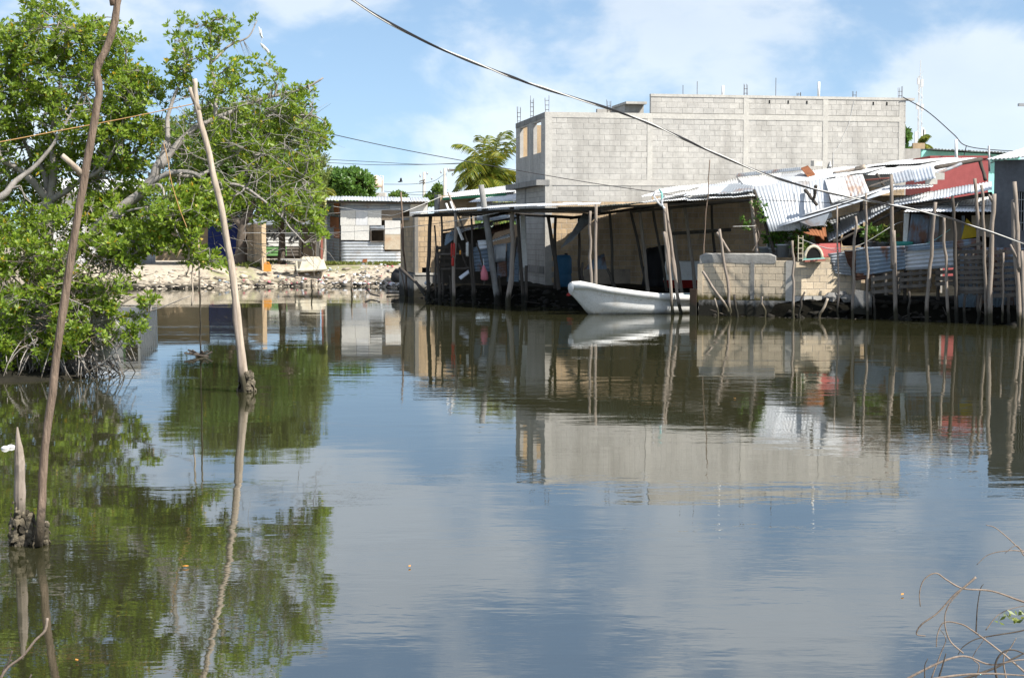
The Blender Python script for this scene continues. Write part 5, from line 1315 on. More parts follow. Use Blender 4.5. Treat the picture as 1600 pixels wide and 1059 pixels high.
# odds and ends on the bank
t = thing('upturned_tub', 'cream plastic hull-like tub lying upside down on the far bank', 'tub', on_ground(483, 74.2)); c = WL[t.name]
bt = [W(466, 426, 73.4), W(509, 423, 73.2), W(503, 408, 75.6), W(463, 408, 76)]; tp = [W(471, 410, 73.9), W(503, 408, 73.7), W(499, 401, 75.2), W(473, 401, 75.4)]
MB().hexa(bt, tp).build('hull', M['cream'], t)
MB().slab([p + V((0, 0, .005)) for p in (bt[0] - V((.08, .08, -.05)), bt[1] + V((.08, -.08, .05)), bt[2] + V((.08, .08, .05)), bt[3] + V((-.08, .08, .05)))], 0.06).build('rim', M['cream'], t)
t = thing('orange_jerrycan', 'orange plastic jerrycan standing on the rubble bank', 'jerrycan', W(418, 424, 72.9)); c = WL[t.name]
MB().hexa([c + V((-.17, -.1, 0)), c + V((.17, -.1, 0)), c + V((.17, .12, 0)), c + V((-.17, .12, 0))], [c + V((-.17, -.1, .36)), c + V((.15, -.1, .34)), c + V((.15, .12, .34)), c + V((-.17, .12, .36))]).build('body', M['orange'], t)
MB().tube([c + V((-.12, 0, .35)), c + V((-.1, 0, .42)), c + V((.06, 0, .42)), c + V((.1, 0, .34))], 0.025, 6).build('handle', M['orange'], t, True)
MB().lathe(c + V((.13, 0, .33)), [(0.03, 0), (0.03, 0.06)], 8).build('cap', M['black'], t)
for k, (x, y, w, m, lab) in enumerate(((290, 428, 45, 'redwood', 'long faded red plank on the far bank rubble'), (300, 434, 34, 'redwood', 'second red plank close to the far waterline'), (275, 423, 26, 'redwall', 'short red board above the red planks'), (460, 405, 40, 'concrete', 'flat pale concrete slab beside the upturned tub'))):
    a = W(x - w / 2, y, 72.6 + k * .2); b = W(x + w / 2, y + 2, 72.4 + k * .2)
    o = MB().beam(a, b, 0.3, 0.07).build('plank', M[m]); tag(o, lab, 'plank')
for px in (312, 245): mpole((px, 432), (px, 452), 71.2, 0.05, 'low dark stake at the far waterline near the red planks', mat='pole_dark', group='stakes near the red planks')
mpole((487, 436), (487, 462), 62.5, 0.05, 'dark stake in the open water before the tub', mat='pole_dark'); mpole((550, 432), (549, 466), 60, 0.06, 'rotten upright stake in front of the patchwork shack', mat='pole'); mpole((573, 415), (573, 452), 68, 0.025, 'thin cane stuck in the litter bank', mat='pole_pale')
mpole((626, 300), (636, 462), 60.6, 0.06, 'tall thin pole at the corner of the tan block house', ((627, 350), (631, 400)), mat='pole_brown'); mpole((625, 417), (633, 462), 60.4, 0.06, 'short slanting stake leaning on the tall thin pole', mat='pole')
def stick(p0, p1, Y0, Y1, r, lab, mat='twig_dk', cat='branch', mids=None):
    return pole([W(*p0, Y0)] + ([W(*m, (Y0 + Y1) / 2) for m in mids] if mids else []) + [W(*p1, Y1)], r, r * .5, M[mat], lab, name='drift_branch', cat=cat, wob=.06)
stick((625, 419), (680, 470), 60, 57.5, 0.07, 'fallen branch sloping into the water by the tan house', mat='pole_dark'); stick((650, 440), (672, 476), 58, 56, 0.05, 'second fallen branch under the tan house footing', mat='pole_dark')
stick((571, 450), (594, 463), 62, 58, 0.045, 'crooked drift branch sticking out of the water', mids=[(580, 459)])
stick((604, 458), (625, 458), 62, 62.3, 0.035, 'thin drift branch lying flat beside the tall thin pole')
t = on_ground(612, 70)
o = MB().lathe(W(622, 441, 67.5), [(0.2, 0), (0.34, 0.12), (0.3, 0.4), (0.12, 0.6)], 9).build('black_bag', M['black'], None, True); tag(o, 'black rubbish bag at the end of the litter bank', 'bag')
o = MB().lathe(W(668, 446, 57.4), [(0.05, 0), (0.12, 0.05), (0.13, 0.1), (0.06, 0.18)], 9).build('white_bottle', M['litter_w'], None, True); tag(o, 'round white plastic jug in the dark under the tan house', 'jug')

def rocks(name, pts, sizes, mat, kind='stuff', label=None, cat=None):
    """angular stones, one mesh"""
    base = np.array([(0, 0, 1), (0.9, 0, 0.4), (0.28, 0.85, 0.4), (-0.72, 0.53, 0.4), (-0.72, -0.53, 0.4), (0.28, -0.85, 0.4), (0.72, 0.53, -0.4), (-0.28, 0.85, -0.4), (-0.9, 0, -0.4), (-0.28, -0.85, -0.4), (0.72, -0.53, -0.4), (0, 0, -1)])
    fc = np.array([(0, 1, 2), (0, 2, 3), (0, 3, 4), (0, 4, 5), (0, 5, 1), (1, 6, 2), (2, 7, 3), (3, 8, 4), (4, 9, 5), (5, 10, 1), (2, 6, 7), (3, 7, 8), (4, 8, 9), (5, 9, 10), (1, 10, 6), (6, 11, 7), (7, 11, 8), (8, 11, 9), (9, 11, 10), (10, 11, 6)])
    n = len(pts); s = np.array(sizes)
    v = base[None] * nrg.uniform(0.45, 1.45, (n, 12, 1)) * s[:, None, None] * np.stack([nrg.uniform(.7, 1.5, n), nrg.uniform(.7, 1.3, n), nrg.uniform(.2, .7, n)], 1)[:, None, :]
    a = nrg.uniform(0, 6.28, n); ca, sa = np.cos(a), np.sin(a)
    x = v[..., 0] * ca[:, None] - v[..., 1] * sa[:, None]; y = v[..., 0] * sa[:, None] + v[..., 1] * ca[:, None]
    v = np.stack([x, y, v[..., 2]], -1) + np.array(pts)[:, None, :]
    f = (fc[None] + (np.arange(n) * 12)[:, None, None]).reshape(-1, 3)
    o = mesh_np(name, v.reshape(-1, 3), f, mat); o['kind'] = kind
    if label: tag(o, label, cat)
    return o
def bank_pts(px0, px1, d0, d1, n, zoff=0.0):
    out = []
    while len(out) < n:
        px = rng.uniform(px0, px1); Y = rng.uniform(66, 79)
        x = at_px(px, Y); d = float(land_sd(np.array([x]), np.array([Y]))[0])
        if d0 < d < d1 and rng.random() < 1.1 - (d - d0) / (d1 - d0): out.append((x, Y, gz(x, Y) + zoff))
    return out
p = bank_pts(215, 640, -0.3, 2.5, 1700, -.03); rocks('rubble_bank', p, [rng.uniform(.035, .15) * (1.9 if rng.random() < .1 else 1) for _ in p], M['rock'], label='pale broken rubble heaped along the far bank', cat='rubble')
p = bank_pts(215, 640, -0.5, 0.6, 260); rocks('wet_rubble', p, [rng.uniform(.06, .2) for _ in p], M['rock_dk'], label='dark wet stones along the far waterline', cat='rubble')
p = bank_pts(470, 640, 0.0, 3.2, 110, .1); rocks('white_litter', p, [rng.uniform(.03, .12) for _ in p], M['litter_w'], label='scattered white plastic litter on the far bank', cat='litter')
p = bank_pts(300, 640, 0.0, 3.0, 40, .1); rocks('red_litter', p, [rng.uniform(.03, .1) for _ in p], M['pink'], label='small scraps of pink and red litter on the far bank', cat='litter')
p = bank_pts(300, 640, 0.0, 2.6, 35, .1); rocks('blue_litter', p, [rng.uniform(.03, .1) for _ in p], M['tin_blue'], label='small scraps of blue grey litter on the far bank', cat='litter')
p = []
while len(p) < 620:
    px = rng.uniform(632, 1640); Y = rng.uniform(40, 62); x = at_px(px, Y); d = float(land_sd(np.array([x]), np.array([Y]))[0])
    if -0.3 < d < 0.6 and Y < 60: p.append((x, Y, -.02 + .5 * min(max(d + .1, 0) / .45, 1)))
rocks('dark_bank_stones', p, [rng.uniform(.05, .17) for _ in p], M['rock_dk'], label='black wet stones and debris along the near right bank', cat='rubble')
seg = []
for _ in range(260):
    px = rng.uniform(640, 1600); Y = rng.uniform(42, 60); x = at_px(px, Y); d = float(land_sd(np.array([x]), np.array([Y]))[0])
    if -0.7 < d < 0.8:
        a = np.array([x, Y, rng.uniform(.0, .5)]); b = a + np.array([rng.uniform(-.8, .8), rng.uniform(-.4, .2), rng.uniform(-.35, .3)]); seg.append((a, b, .02, .01))
vv, ff = tubes_np(seg, 4); o = mesh_np('drift_sticks', vv, ff, M['twig_dk']); tag(o, 'tangle of dark drift sticks under the right bank', 'driftwood', kind='stuff')
gp = [];
for _ in range(900):
    px, Y = rng.choice(((520, 77.4), (610, 77.2), (600, 77), (395, 74.5), (425, 82), (390, 79), (300, 79), (545, 77.3)))
    px += rng.gauss(0, 11); Y += rng.gauss(0, .35); x = at_px(px, Y); gp.append((x, Y, gz(x, Y)))
gp = np.array(gp); vv, ff = leaves_np(gp, np.tile([0, 0, 1.], (len(gp), 1)), 4, 0.2, 0.025, 0.5, nrg); o = mesh_np('grass', vv, ff, M['grass']); tag(o, 'thin yellow green grass tufts on the far bank', 'grass', kind='stuff')

# ------------------------------------------------------------------ the mangrove
MY = 28.0
def P3(px, py, dy=0.0): return W(px, py, MY + dy)
mang = thing('mangrove_tree', 'large leafy mangrove with pale crooked limbs leaning over the water', 'tree', P3(60, 575))
mpaths = [
    ([P3(52, 600, -.6), P3(58, 520, -.2), P3(66, 440, 0), P3(72, 380, .2), P3(76, 312, .2)], 0.16, 0.11),
    ([P3(76, 312, .2), P3(48, 280), P3(26, 262), P3(0, 248, -.2), P3(-60, 205, -.4), P3(-110, 120, -.4)], 0.085, 0.03),
    ([P3(76, 315, .2), P3(72, 280, .3), P3(62, 258, .4), P3(46, 238, .5), P3(22, 175, .7), P3(10, 90, .9)], 0.075, 0.02),
    ([P3(78, 312, .2), P3(85, 265, .1), P3(82, 236, .1), P3(84, 190, .2), P3(96, 120, .3), P3(104, 50, .3)], 0.085, 0.02),
    ([P3(78, 314, .2), P3(104, 298, .1), P3(130, 280), P3(160, 262, -.3), P3(190, 200, -.4), P3(205, 120, -.3)], 0.07, 0.02),
    ([P3(-40, 330, -.8), P3(4, 306, -.8), P3(26, 282, -.7), P3(52, 262, -.6), P3(90, 215, -.5), P3(140, 130, -.2)], 0.08, 0.02),
    ([P3(20, 470, -.4), P3(70, 430, -.5), P3(120, 392, -.6), P3(163, 346, -.7), P3(190, 325, -.7), P3(226, 294, -.7), P3(246, 262, -.7), P3(262, 222, -.6)], 0.13, 0.07),
    ([P3(250, 262, -.7), P3(280, 222, -.6), P3(306, 200, -.5), P3(345, 182, -.4), P3(400, 158, -.2), P3(470, 140, 0), P3(505, 122, .1)], 0.075, 0.015),
    ([P3(262, 222, -.6), P3(262, 180, -.5), P3(276, 140, -.4), P3(290, 100, -.3), P3(280, 60, -.3)], 0.05, 0.012),
    ([P3(335, 186, -.4), P3(338, 150, -.3), P3(330, 105, -.2), P3(328, 70, -.2), P3(330, 30, -.2)], 0.045, 0.012),
    ([P3(330, 98, -.2), P3(358, 72), P3(385, 60, .1), P3(402, 34, .2)], 0.03, 0.01),
    ([P3(226, 294, -.7), P3(262, 272, -.8), P3(300, 270, -.9), P3(330, 286, -.9), P3(375, 290, -1), P3(410, 312, -1), P3(440, 340, -1), P3(475, 380, -1.1)], 0.06, 0.012),
    ([P3(262, 272, -.8), P3(310, 274, -.6), P3(355, 250, -.4), P3(390, 226, -.3), P3(430, 250, -.2), P3(480, 285, -.1)], 0.045, 0.01),
    ([P3(345, 284, -.9), P3(370, 290, -.7), P3(395, 262, -.5), P3(430, 275, -.5)], 0.03, 0.008),
    ([P3(163, 346, -.7), P3(200, 330, -1), P3(230, 324, -1.1), P3(262, 318, -1.2)], 0.03, 0.012),
    ([P3(215, 302, -.7), P3(250, 290, -1.2), P3(262, 330, -1.5), P3(280, 370, -1.6), P3(300, 392, -1.6)], 0.04, 0.01),
    ([P3(66, 440, 0), P3(110, 450, -1.0), P3(160, 430, -1.3), P3(205, 400, -1.5), P3(235, 375, -1.6)], 0.045, 0.012),
    ([P3(60, 500, -.3), P3(100, 510, -1.2), P3(165, 500, -1.6), P3(235, 486, -1.9), P3(298, 462, -2.0)], 0.03, 0.007),
    ([P3(70, 570, -1.0), P3(110, 588, -1.8), P3(150, 574, -1.9), P3(185, 545, -2.0), P3(205, 515, -2.0)], 0.022, 0.006),
    ([P3(345, 182, -.4), P3(380, 196, -.3), P3(420, 180, -.2), P3(470, 190, 0)], 0.035, 0.01),
    ([P3(400, 158, -.2), P3(440, 180, .1), P3(485, 180, .2), P3(508, 190, .2)], 0.025, 0.008),
]
mb = MB(); limbs(mb, mpaths); mb.build('trunk', M['bark'], mang, True)
BL = [  # px, py, rx px, ry px, dy, depth radius m, count
    (40, 70, 62, 52, .4, 1.1, 360), (110, 70, 70, 50, .2, 1.1, 400), (180, 95, 55, 60, 0, 1.0, 330), (215, 150, 45, 50, -.2, .9, 260), (20, 150, 80, 70, .3, 1.2, 480), (110, 160, 80, 65, .2, 1.2, 520),
    (180, 215, 70, 60, .0, 1.1, 430), (50, 235, 90, 60, .6, 1.2, 460), (-50, 120, 70, 110, .2, 1.2, 300), (130, 270, 80, 50, .7, 1.0, 330), (40, 320, 80, 55, .9, 1.0, 300), (200, 290, 55, 45, .6, .9, 230), (-60, 300, 60, 90, .3, 1.0, 220),
    (80, 42, 40, 30, .2, .7, 90), (145, 50, 30, 26, 0, .6, 60), (232, 200, 24, 30, -.2, .6, 80), (75, 10, 60, 14, .2, .5, 60),
    (300, 62, 46, 40, -.3, .7, 95), (350, 45, 40, 26, -.2, .6, 50), (280, 120, 30, 40, -.3, .6, 60), (340, 130, 60, 50, -.3, .8, 130), (400, 120, 50, 34, -.1, .7, 70), (402, 38, 16, 13, .2, .2, 18), (430, 165, 56, 40, 0, .8, 110), (478, 165, 36, 36, .1, .6, 66), (503, 128, 16, 14, .1, .3, 20), (500, 215, 18, 34, .2, .5, 44), (460, 215, 40, 34, 0, .7, 80),
    (395, 215, 60, 36, -.2, .8, 110), (320, 215, 50, 36, -.4, .8, 80), (440, 260, 66, 42, -.2, .9, 140), (370, 265, 60, 44, -.2, .8, 90), (480, 300, 34, 50, -.2, .7, 95), (430, 320, 60, 34, -.6, .8, 95), (490, 352, 20, 24, -.6, .5, 36), (505, 372, 9, 9, -.9, .2, 10), (470, 365, 34, 20, -.8, .5, 34),
    (270, 330, 60, 50, -1.2, .9, 300), (320, 330, 40, 44, -1.1, .8, 150), (245, 365, 50, 32, -1.3, .7, 170), (310, 380, 48, 28, -1.5, .6, 130), (330, 405, 30, 20, -1.5, .4, 44), (340, 300, 50, 40, -.8, .7, 100), (270, 265, 44, 40, -.2, .7, 90),
    (30, 350, 70, 36, -.6, .8, 200), (110, 345, 60, 34, -.5, .8, 170), (165, 325, 45, 34, -.3, .7, 130), (-40, 370, 50, 50, -.6, .8, 120), (215, 345, 30, 30, -.6, .5, 70),
    (60, 400, 80, 40, -1.0, .8, 260), (0, 420, 60, 60, -.9, .8, 220), (140, 395, 60, 36, -1.2, .8, 200), (195, 395, 40, 30, -1.4, .6, 110), (110, 460, 70, 36, -1.4, .8, 230), (40, 480, 60, 40, -1.4, .8, 210), (185, 440, 40, 28, -1.6, .5, 80), (130, 520, 55, 34, -1.7, .7, 190), (60, 540, 60, 34, -1.6, .7, 200), (0, 540, 50, 40, -1.5, .7, 150), (212, 505, 22, 18, -1.9, .3, 34), (232, 470, 16, 14, -1.9, .3, 20), (205, 530, 12, 10, -2, .2, 10), (165, 490, 30, 22, -1.7, .4, 50), (190, 350, 40, 26, -.9, .6, 90),
]
def mk_blobs(bl, Y):
    out = []
    for px, py, rx, ry, dy, rd, cnt in bl:
        c = W(px, py, Y + dy); k = (Y + dy) / F
        out.append((c[:], (rx * k, rd, ry * k), cnt))
    return out
rgm = np.random.default_rng(5)
blobs = mk_blobs(BL, MY)
tot = sum(b[2] for b in blobs)
pts, out_ = blob_points(blobs, int(tot * 1.55), rgm, gap=-0.12, gscale=1.9, inner=0.2)
axv = out_ * 0.7 + np.array([0.1, -0.15, 0.75]) + rgm.normal(0, .3, out_.shape)
vv, ff = leaves_np(pts, axv, 8, 0.1, 0.0235, 0.95, rgm)
mesh_np('crown', vv, ff, M['leaf'], mang)
nodes = limb_nodes(mpaths)
subi = rgm.choice(len(pts), 420, replace=False)
segs = []; sub_nodes = []
for i in subi:
    t_ = pts[i]; nd_ = np.array(nodes); a = nd_[np.argmin(((nd_ - t_) ** 2).sum(1))]
    if np.linalg.norm(a - t_) > 2.6: continue
    prev = a
    for k in range(1, 5):
        f = k / 4; p_ = a + (t_ - a) * f + (rgm.normal(0, .05, 3) if k < 4 else 0); p_[2] += .08 * math.sin(f * PI)
        r_ = 0.018 * (1.15 - f * .75); segs.append((prev, p_, 0.018 * (1.15 - (f - .25) * .75), r_)); prev = p_; sub_nodes.append(p_)
allnodes = np.array(list(nodes) + sub_nodes)
segs += twig_net(allnodes, pts[::1], rgm, 0.0036, 2, 0.12)
# bare dead twigs that run through the right-hand side
for _ in range(260):
    px = rng.uniform(250, 490); py = rng.uniform(150, 400); a = np.array(P3(px, py, rng.uniform(-1.4, 0))[:]); prev = a; d = np.array([rng.uniform(-.2, 1), rng.uniform(-.4, .4), rng.uniform(-.6, .6)]); d /= np.linalg.norm(d)
    for k in range(4):
        nx_ = prev + d * rng.uniform(.1, .24); d = d + rgm.normal(0, .3, 3); d /= np.linalg.norm(d)
        segs.append((prev, nx_, .008 * (1 - k * .2), .008 * (.8 - k * .2))); prev = nx_
vv, ff = tubes_np(segs, 4); mesh_np('twigs', vv, ff, M['bark'], mang)
# prop roots and dead tangle at the foot
segs = []
for _ in range(330):
    px = rng.uniform(-60, 165); py = rng.uniform(500, 575); Y = rng.uniform(-1.7, 0.6)
    a = np.array(P3(px, py, Y)[:]); e = a.copy(); e[0] += rng.uniform(-.6, .9); e[1] -= rng.uniform(0, .6); e[2] = rng.choice((-.12, -.12, .05, .3))
    m_ = (a + e) / 2 + np.array([rng.uniform(-.2, .2), rng.uniform(-.2, .2), rng.uniform(.0, .4)]); prev = a
    for k in range(1, 6):
        t_ = k / 5; p_ = (1 - t_) ** 2 * a + 2 * t_ * (1 - t_) * m_ + t_ * t_ * e; segs.append((prev, p_, .011, .009)); prev = p_
vv, ff = tubes_np(segs, 4); mesh_np('prop_roots', vv, ff, M['bark'], mang)
segs = []
for _ in range(420):
    px = rng.choice((rng.uniform(-20, 190), rng.uniform(80, 180))); py = rng.uniform(400, 560)
    a = np.array(P3(px, py, rng.uniform(-1.9, -.6))[:]); d = rgm.normal(0, 1, 3) * np.array([1, .5, .5]); d /= np.linalg.norm(d); prev = a
    for k in range(4):
        p_ = prev + d * .15; d = d + rgm.normal(0, .25, 3); d /= np.linalg.norm(d); segs.append((prev, p_, .006, .005)); prev = p_
vv, ff = tubes_np(segs, 3); mesh_np('dead_twigs', vv, ff, M['twig'], mang)
for px, x1, y0, y1 in ((300, 300, 380, 478), (310, 313, 375, 557), (296, 292, 385, 430)):
    pp_ = [P3(px, y0, -1.6), P3((px + x1) / 2 + 1, (y0 + y1) / 2, -1.6 if y1 < 500 else -1.1), (P3(x1, y1, -1.6) if y1 < 500 else G(x1, y1, -.1))]
    MB().tube(pole_pts(pp_, .03), 0.015, 5, .15).build('aerial_root', M['pole_pale'], mang, True)
g0 = G(314, 557, 0)
mb = MB()
for k in range(9): mb.tube([g0 + V((rng.uniform(-.15, .15), 0, 0)), g0 + V((rng.uniform(-.3, .3), rng.uniform(-.2, .2), rng.uniform(.02, .14)))], 0.02, 5)
o = mb.build('root_clump', M['twig_dk']); tag(o, 'small dark clump of debris floating at the hanging root', 'debris')
t = thing('snagged_bag', 'torn white plastic strips snagged on the highest twig of the mangrove', 'plastic bag', W(408, 85, 28.2))
for pts_, w in ((((404, 42), (407, 50), (408, 56), (411, 60)), .025), (((407, 68), (411, 73), (418, 80), (422, 87)), .032), (((408, 44), (409, 66)), .008)):
    pp_ = [W(x, y, 28.2) for x, y in pts_]
    MB().tube(smooth_path(pp_, 3), [w * (.3 + .7 * math.sin(i / (3 * (len(pp_) - 1)) * PI)) for i in range(3 * (len(pp_) - 1) + 1)], 5, .2).build('strip', M['litter_w'], t)
# white hull fragment in the roots
t = thing('hull_fragment', 'broken white boat side lying in the mangrove roots', 'debris', G(180, 560, 0))
MB().slab([W(130, 470, 27.2), W(168, 484, 26.8), W(189, 512, 26.6), W(150, 520, 26.8)], .05).build('side', M['white_sheet'], t)
MB().slab([W(168, 484, 26.78), W(189, 511, 26.58), W(172, 560, 26.4), W(150, 566, 26.6)], .05).build('bottom', M['concrete'], t)

# ------------------------------------------------------------------ other trees
def tree(name, label, base, tpaths, bl, Y, leaf, bark, nleaf, L_, Wd, seed, gap=-.25, group=None, K=7, gscale=.8, twig_r=.02):
    t = thing(name, label, 'tree', base, group); rg = np.random.default_rng(seed)
    if tpaths:
        mb = MB(); limbs(mb, tpaths, 7, .06); mb.build('trunk', M[bark], t, True)
    p, o_ = blob_points(mk_blobs(bl, Y), nleaf, rg, gap, gscale, .3)
    vv, ff = leaves_np(p, o_ * .8 + np.array([.05, -.1, .6]) + rg.normal(0, .35, o_.shape), K, L_, Wd, 1.0, rg, .1)
    mesh_np('crown', vv, ff, M[leaf], t)
    if tpaths:
        nd = limb_nodes(tpaths); vv, ff = tubes_np(twig_net(nd, p[::6], rg, twig_r, 3, .1), 4); mesh_np('branches', vv, ff, M[bark], t)
    return t
T1 = 77.0
tree('broad_tree', 'dense dark green tree with thick trunk on the far bank before the blue door', on_ground(376, T1),
     [([on_ground(376, T1), W(377, 380, T1), W(380, 350, T1), W(395, 320, T1), W(410, 270, T1)], .34, .12), ([W(379, 355, T1), W(360, 335, T1), W(330, 300, T1), W(310, 260, T1)], .2, .06), ([W(384, 345, T1), W(410, 330, T1), W(450, 300, T1)], .16, .05)],
     [(300, 285, 44, 40, 1, 2.0, 2.4), (350, 260, 70, 44, 1, 2.2, 4), (350, 310, 50, 34, 1, 2, 2.4), (400, 265, 60, 44, 1, 2.2, 3), (420, 300, 56, 30, 1, 2.0, 3), (455, 322, 34, 24, 1, 1.6, 1.6), (300, 230, 40, 34, 1, 2, 1.5)], T1, 'leaf_far', 'bark_dk', 4600, .26, .06, 31, gap=-.3)
T2 = 80.5
tree('feathery_tree', 'pale yellow green feathery tree rising behind the dark broad tree', on_ground(440, T2), [([on_ground(440, T2), W(440, 350, T2), W(430, 280, T2), W(420, 220, T2)], .22, .06), ([W(436, 300, T2), W(470, 260, T2), W(490, 240, T2)], .12, .04)],
     [(400, 190, 60, 36, 0, 1.8, 3.4), (455, 200, 44, 36, 0, 1.8, 3), (340, 190, 50, 34, 0, 1.8, 2), (480, 255, 34, 50, 0, 2.2, 3), (440, 260, 60, 44, 0, 2.2, 3), (470, 300, 40, 44, 0, 2, 3), (350, 205, 40, 26, 0, 2, 1.5), (270, 205, 30, 20, 0, 1.8, 1), (490, 320, 18, 30, 0, 1.4, 1)], T2, 'leaf_pale', 'bark_dk', 5000, .22, .035, 32, gap=-.28, K=9)
T3 = 100.0
tree('mango_tree', 'round bright green mango tree behind the patchwork shack', on_ground(545, T3), [([on_ground(545, T3), W(545, 320, T3), W(542, 290, T3)], .25, .1)],
     [(530, 285, 22, 20, 0, 2, 2), (552, 288, 30, 24, 0, 2.2, 3), (571, 303, 12, 11, 0, 1.6, 1.0), (520, 305, 16, 20, 0, 1.6, 1.2), (548, 311, 34, 14, 0, 2, 2)], T3, 'leaf_mango', 'bark_dk', 2600, .32, .07, 33, gap=-.35)
tree('low_bush', 'low dark bush on the skyline between shack and utility poles', on_ground(622, 150), None, [(622, 308, 12, 6, 0, 2, 1), (676, 312, 12, 8, 0, 2, 1), (685, 300, 7, 10, 0, 1.5, .7)], 150, 'leaf_far', 'bark_dk', 500, .4, .1, 34, gap=-.5)
tree('edge_tree', 'slip of green foliage beyond the right end of the block house', on_ground(1412, 80), None, [(1411, 212, 7, 8, 0, 1, 1), (1409, 240, 5, 14, 0, 1, 1)], 80, 'leaf_mango', 'bark_dk', 160, .3, .08, 35, gap=-.8)

def palm(name, label, top, base, nf, fl, seed, Y, droop=1.0, leaf='leaf_palm', show_tr=True):
    rg = random.Random(seed); t = thing(name, label, 'palm', base)
    if show_tr: MB().tube(smooth_path([base, base.lerp(top, .5) + V((.3, 0, 0)), top], 6), .16, 8, .06).build('trunk', M['bark_dk'], t, True)
    for k in range(nf):
        az = k * 2.39996 + rg.uniform(-.3, .3); el = R(rg.choice((80, 65, 45, 25, 5, -15))) * rg.uniform(.8, 1.1); ln = fl * rg.uniform(.75, 1.1)
        p = top.copy(); d = V((math.cos(az) * math.cos(el), math.sin(az) * math.cos(el), math.sin(el))); ns = 14
        rib = [p.copy()]
        for i in range(ns):
            p = p + d * (ln / ns); d = (d + V((0, 0, -.105 * droop * (1 + .4 * (i / ns))))).normalized(); rib.append(p.copy())
        mb = MB().tube(rib, [.03 * (1 - .85 * i / ns) for i in range(ns + 1)], 4)
        for i in range(2, ns * 3):
            f = i / (ns * 3) * ns; j = int(f); q_ = rib[j].lerp(rib[j + 1], f - j); dd = (rib[j + 1] - rib[j]).normalized(); sdv = dd.cross(V((0, 0, 1)))
            if sdv.length < .05: sdv = V((1, 0, 0))
            sdv.normalize(); ll_ = ln * .26 * math.sin(PI * (0.12 + .8 * i / (ns * 3))) + .1
            for sg in (1, -1):
                o_ = (sdv * sg * .75 + dd * .55 + V((0, 0, rg.uniform(-.5, -.1)))).normalized(); tip = q_ + o_ * ll_ + V((0, 0, -.28 * ll_)); md = q_ + o_ * ll_ * .5
                w_ = dd * .035
                b_ = len(mb.v); mb.v += [tuple(q_ - w_ * .6), tuple(q_ + w_ * .6), tuple(md + w_), tuple(tip), tuple(md - w_)]; mb.f.append((b_, b_ + 1, b_ + 2, b_ + 3, b_ + 4))
        mb.build('frond', M[leaf], t)
    return t
tp_ = W(766, 280, 88); bs_ = on_ground(770, 88)
pt_ = palm('coconut_palm', 'coconut palm with yellowing fronds behind the white tin roofs', tp_, bs_, 42, 3.3, 3, 88, 1.25)
mb = MB()
for k in range(7): mb.lathe(tp_ + V((rng.uniform(-.3, .3), -.35 + rng.uniform(-.1, .2), -.25 + rng.uniform(-.35, .1))), [(.03, -.13), (.11, -.06), (.12, .04), (.04, .13)], 8)
mb.build('coconuts', M['orange'], pt_, True)
palm('small_palm', 'small palm crown showing over the turquoise house roof', W(1438, 228, 82), on_ground(1438, 82), 12, 1.0, 6, 82, 1.3)
palm('hidden_palm', 'yellowish palm fronds at the edge of the feathery tree', W(500, 300, 92), on_ground(500, 92), 12, 1.7, 8, 92, 1.5)

# ------------------------------------------------------------------ skyline: tank, utility poles, bird
t = thing('water_tank', 'round pinkish water tank on a rooftop beyond the mango tree', 'water tank', W(587, 312, 120)); k = 120 / F
c = W(588, 291, 120)
MB().lathe(c, [(10 * k, -2 * k), (10.4 * k, 3 * k), (10 * k, 5 * k), (10.4 * k, 8 * k), (8 * k, 13 * k), (3 * k, 16 * k), (1.5 * k, 17 * k)], 18).build('tank_body', M['tank'], t, True)
MB().box(W(597, 295, 120), (1.5 * k, .2, 5 * k)).build('support', M['concrete'], t); MB().box(W(592, 306.5, 120.5), (11 * k, .8, 5 * k)).build('rooftop', M['concrete'], t)
MB().tube([W(598.5, 300, 119.8), W(598.5, 275, 119.8), W(594, 275, 119.8)], .04, 5).build('pipe', M['white'], t)
mb = MB(); mb.tube([W(x, 281 + math.sin(x * 2) * .8, 119.4) for x in (584, 585, 586, 587, 588, 589, 590)], .035, 4); mb.build('printed_mark', M['ink'], t)
def upole(px, top, Y, arms, lab):
    t = thing('utility_pole', lab, 'utility pole', on_ground(px, Y)); MB().tube([WL[t.name], W(px, top, Y)], [.2, .13], 8).build('pole', M['concrete'], t, True)
    for (x0, y0, x1, y1) in arms: MB().beam(W(x0, y0, Y - .2), W(x1, y1, Y - .2), .1, .1).build('crossarm', M['board'], t)
    for x, y in ((px + 5, top + 2), (px - 6, top + 6), (px + 12, top + 10)):
        MB().lathe(W(x, y, Y), [(.05, -.14), (.1, 0), (.05, .14)], 7).build('insulator', M['steel'], t)
    return t
upole(662.5, 269, 150, ((655, 284, 664, 281), (655, 287, 664, 285)), 'pale concrete utility pole left of the coconut palm'); upole(695, 263, 140, ((701, 265, 724, 265.5), (700, 268, 712, 266)), 'utility pole with crossarm almost touching the coconut palm')
for k, (pts_, Y0, Y1) in enumerate(((((505, 249), (580, 253), (660, 257), (720, 255)), 140, 140), (((505, 254), (600, 258), (720, 256)), 140, 140), (((590, 288), (640, 288), (660, 286)), 150, 150), (((662, 287), (680, 282), (697, 270)), 150, 140), (((620, 303), (662, 300), (695, 303)), 150, 140), (((600, 299), (660, 305), (700, 297)), 150, 140))):
    wire('utility_wire', [W(x, y, Y0 + (Y1 - Y0) * i / 3) for i, (x, y) in enumerate(pts_)], .022, M['black'], 'thin dark service wire strung between the distant utility poles', group='distant service wires', n=4)
bird = thing('bird', 'small black bird in flight above the patchwork shack', 'bird', W(626, 284, 70)); c = WL[bird.name]
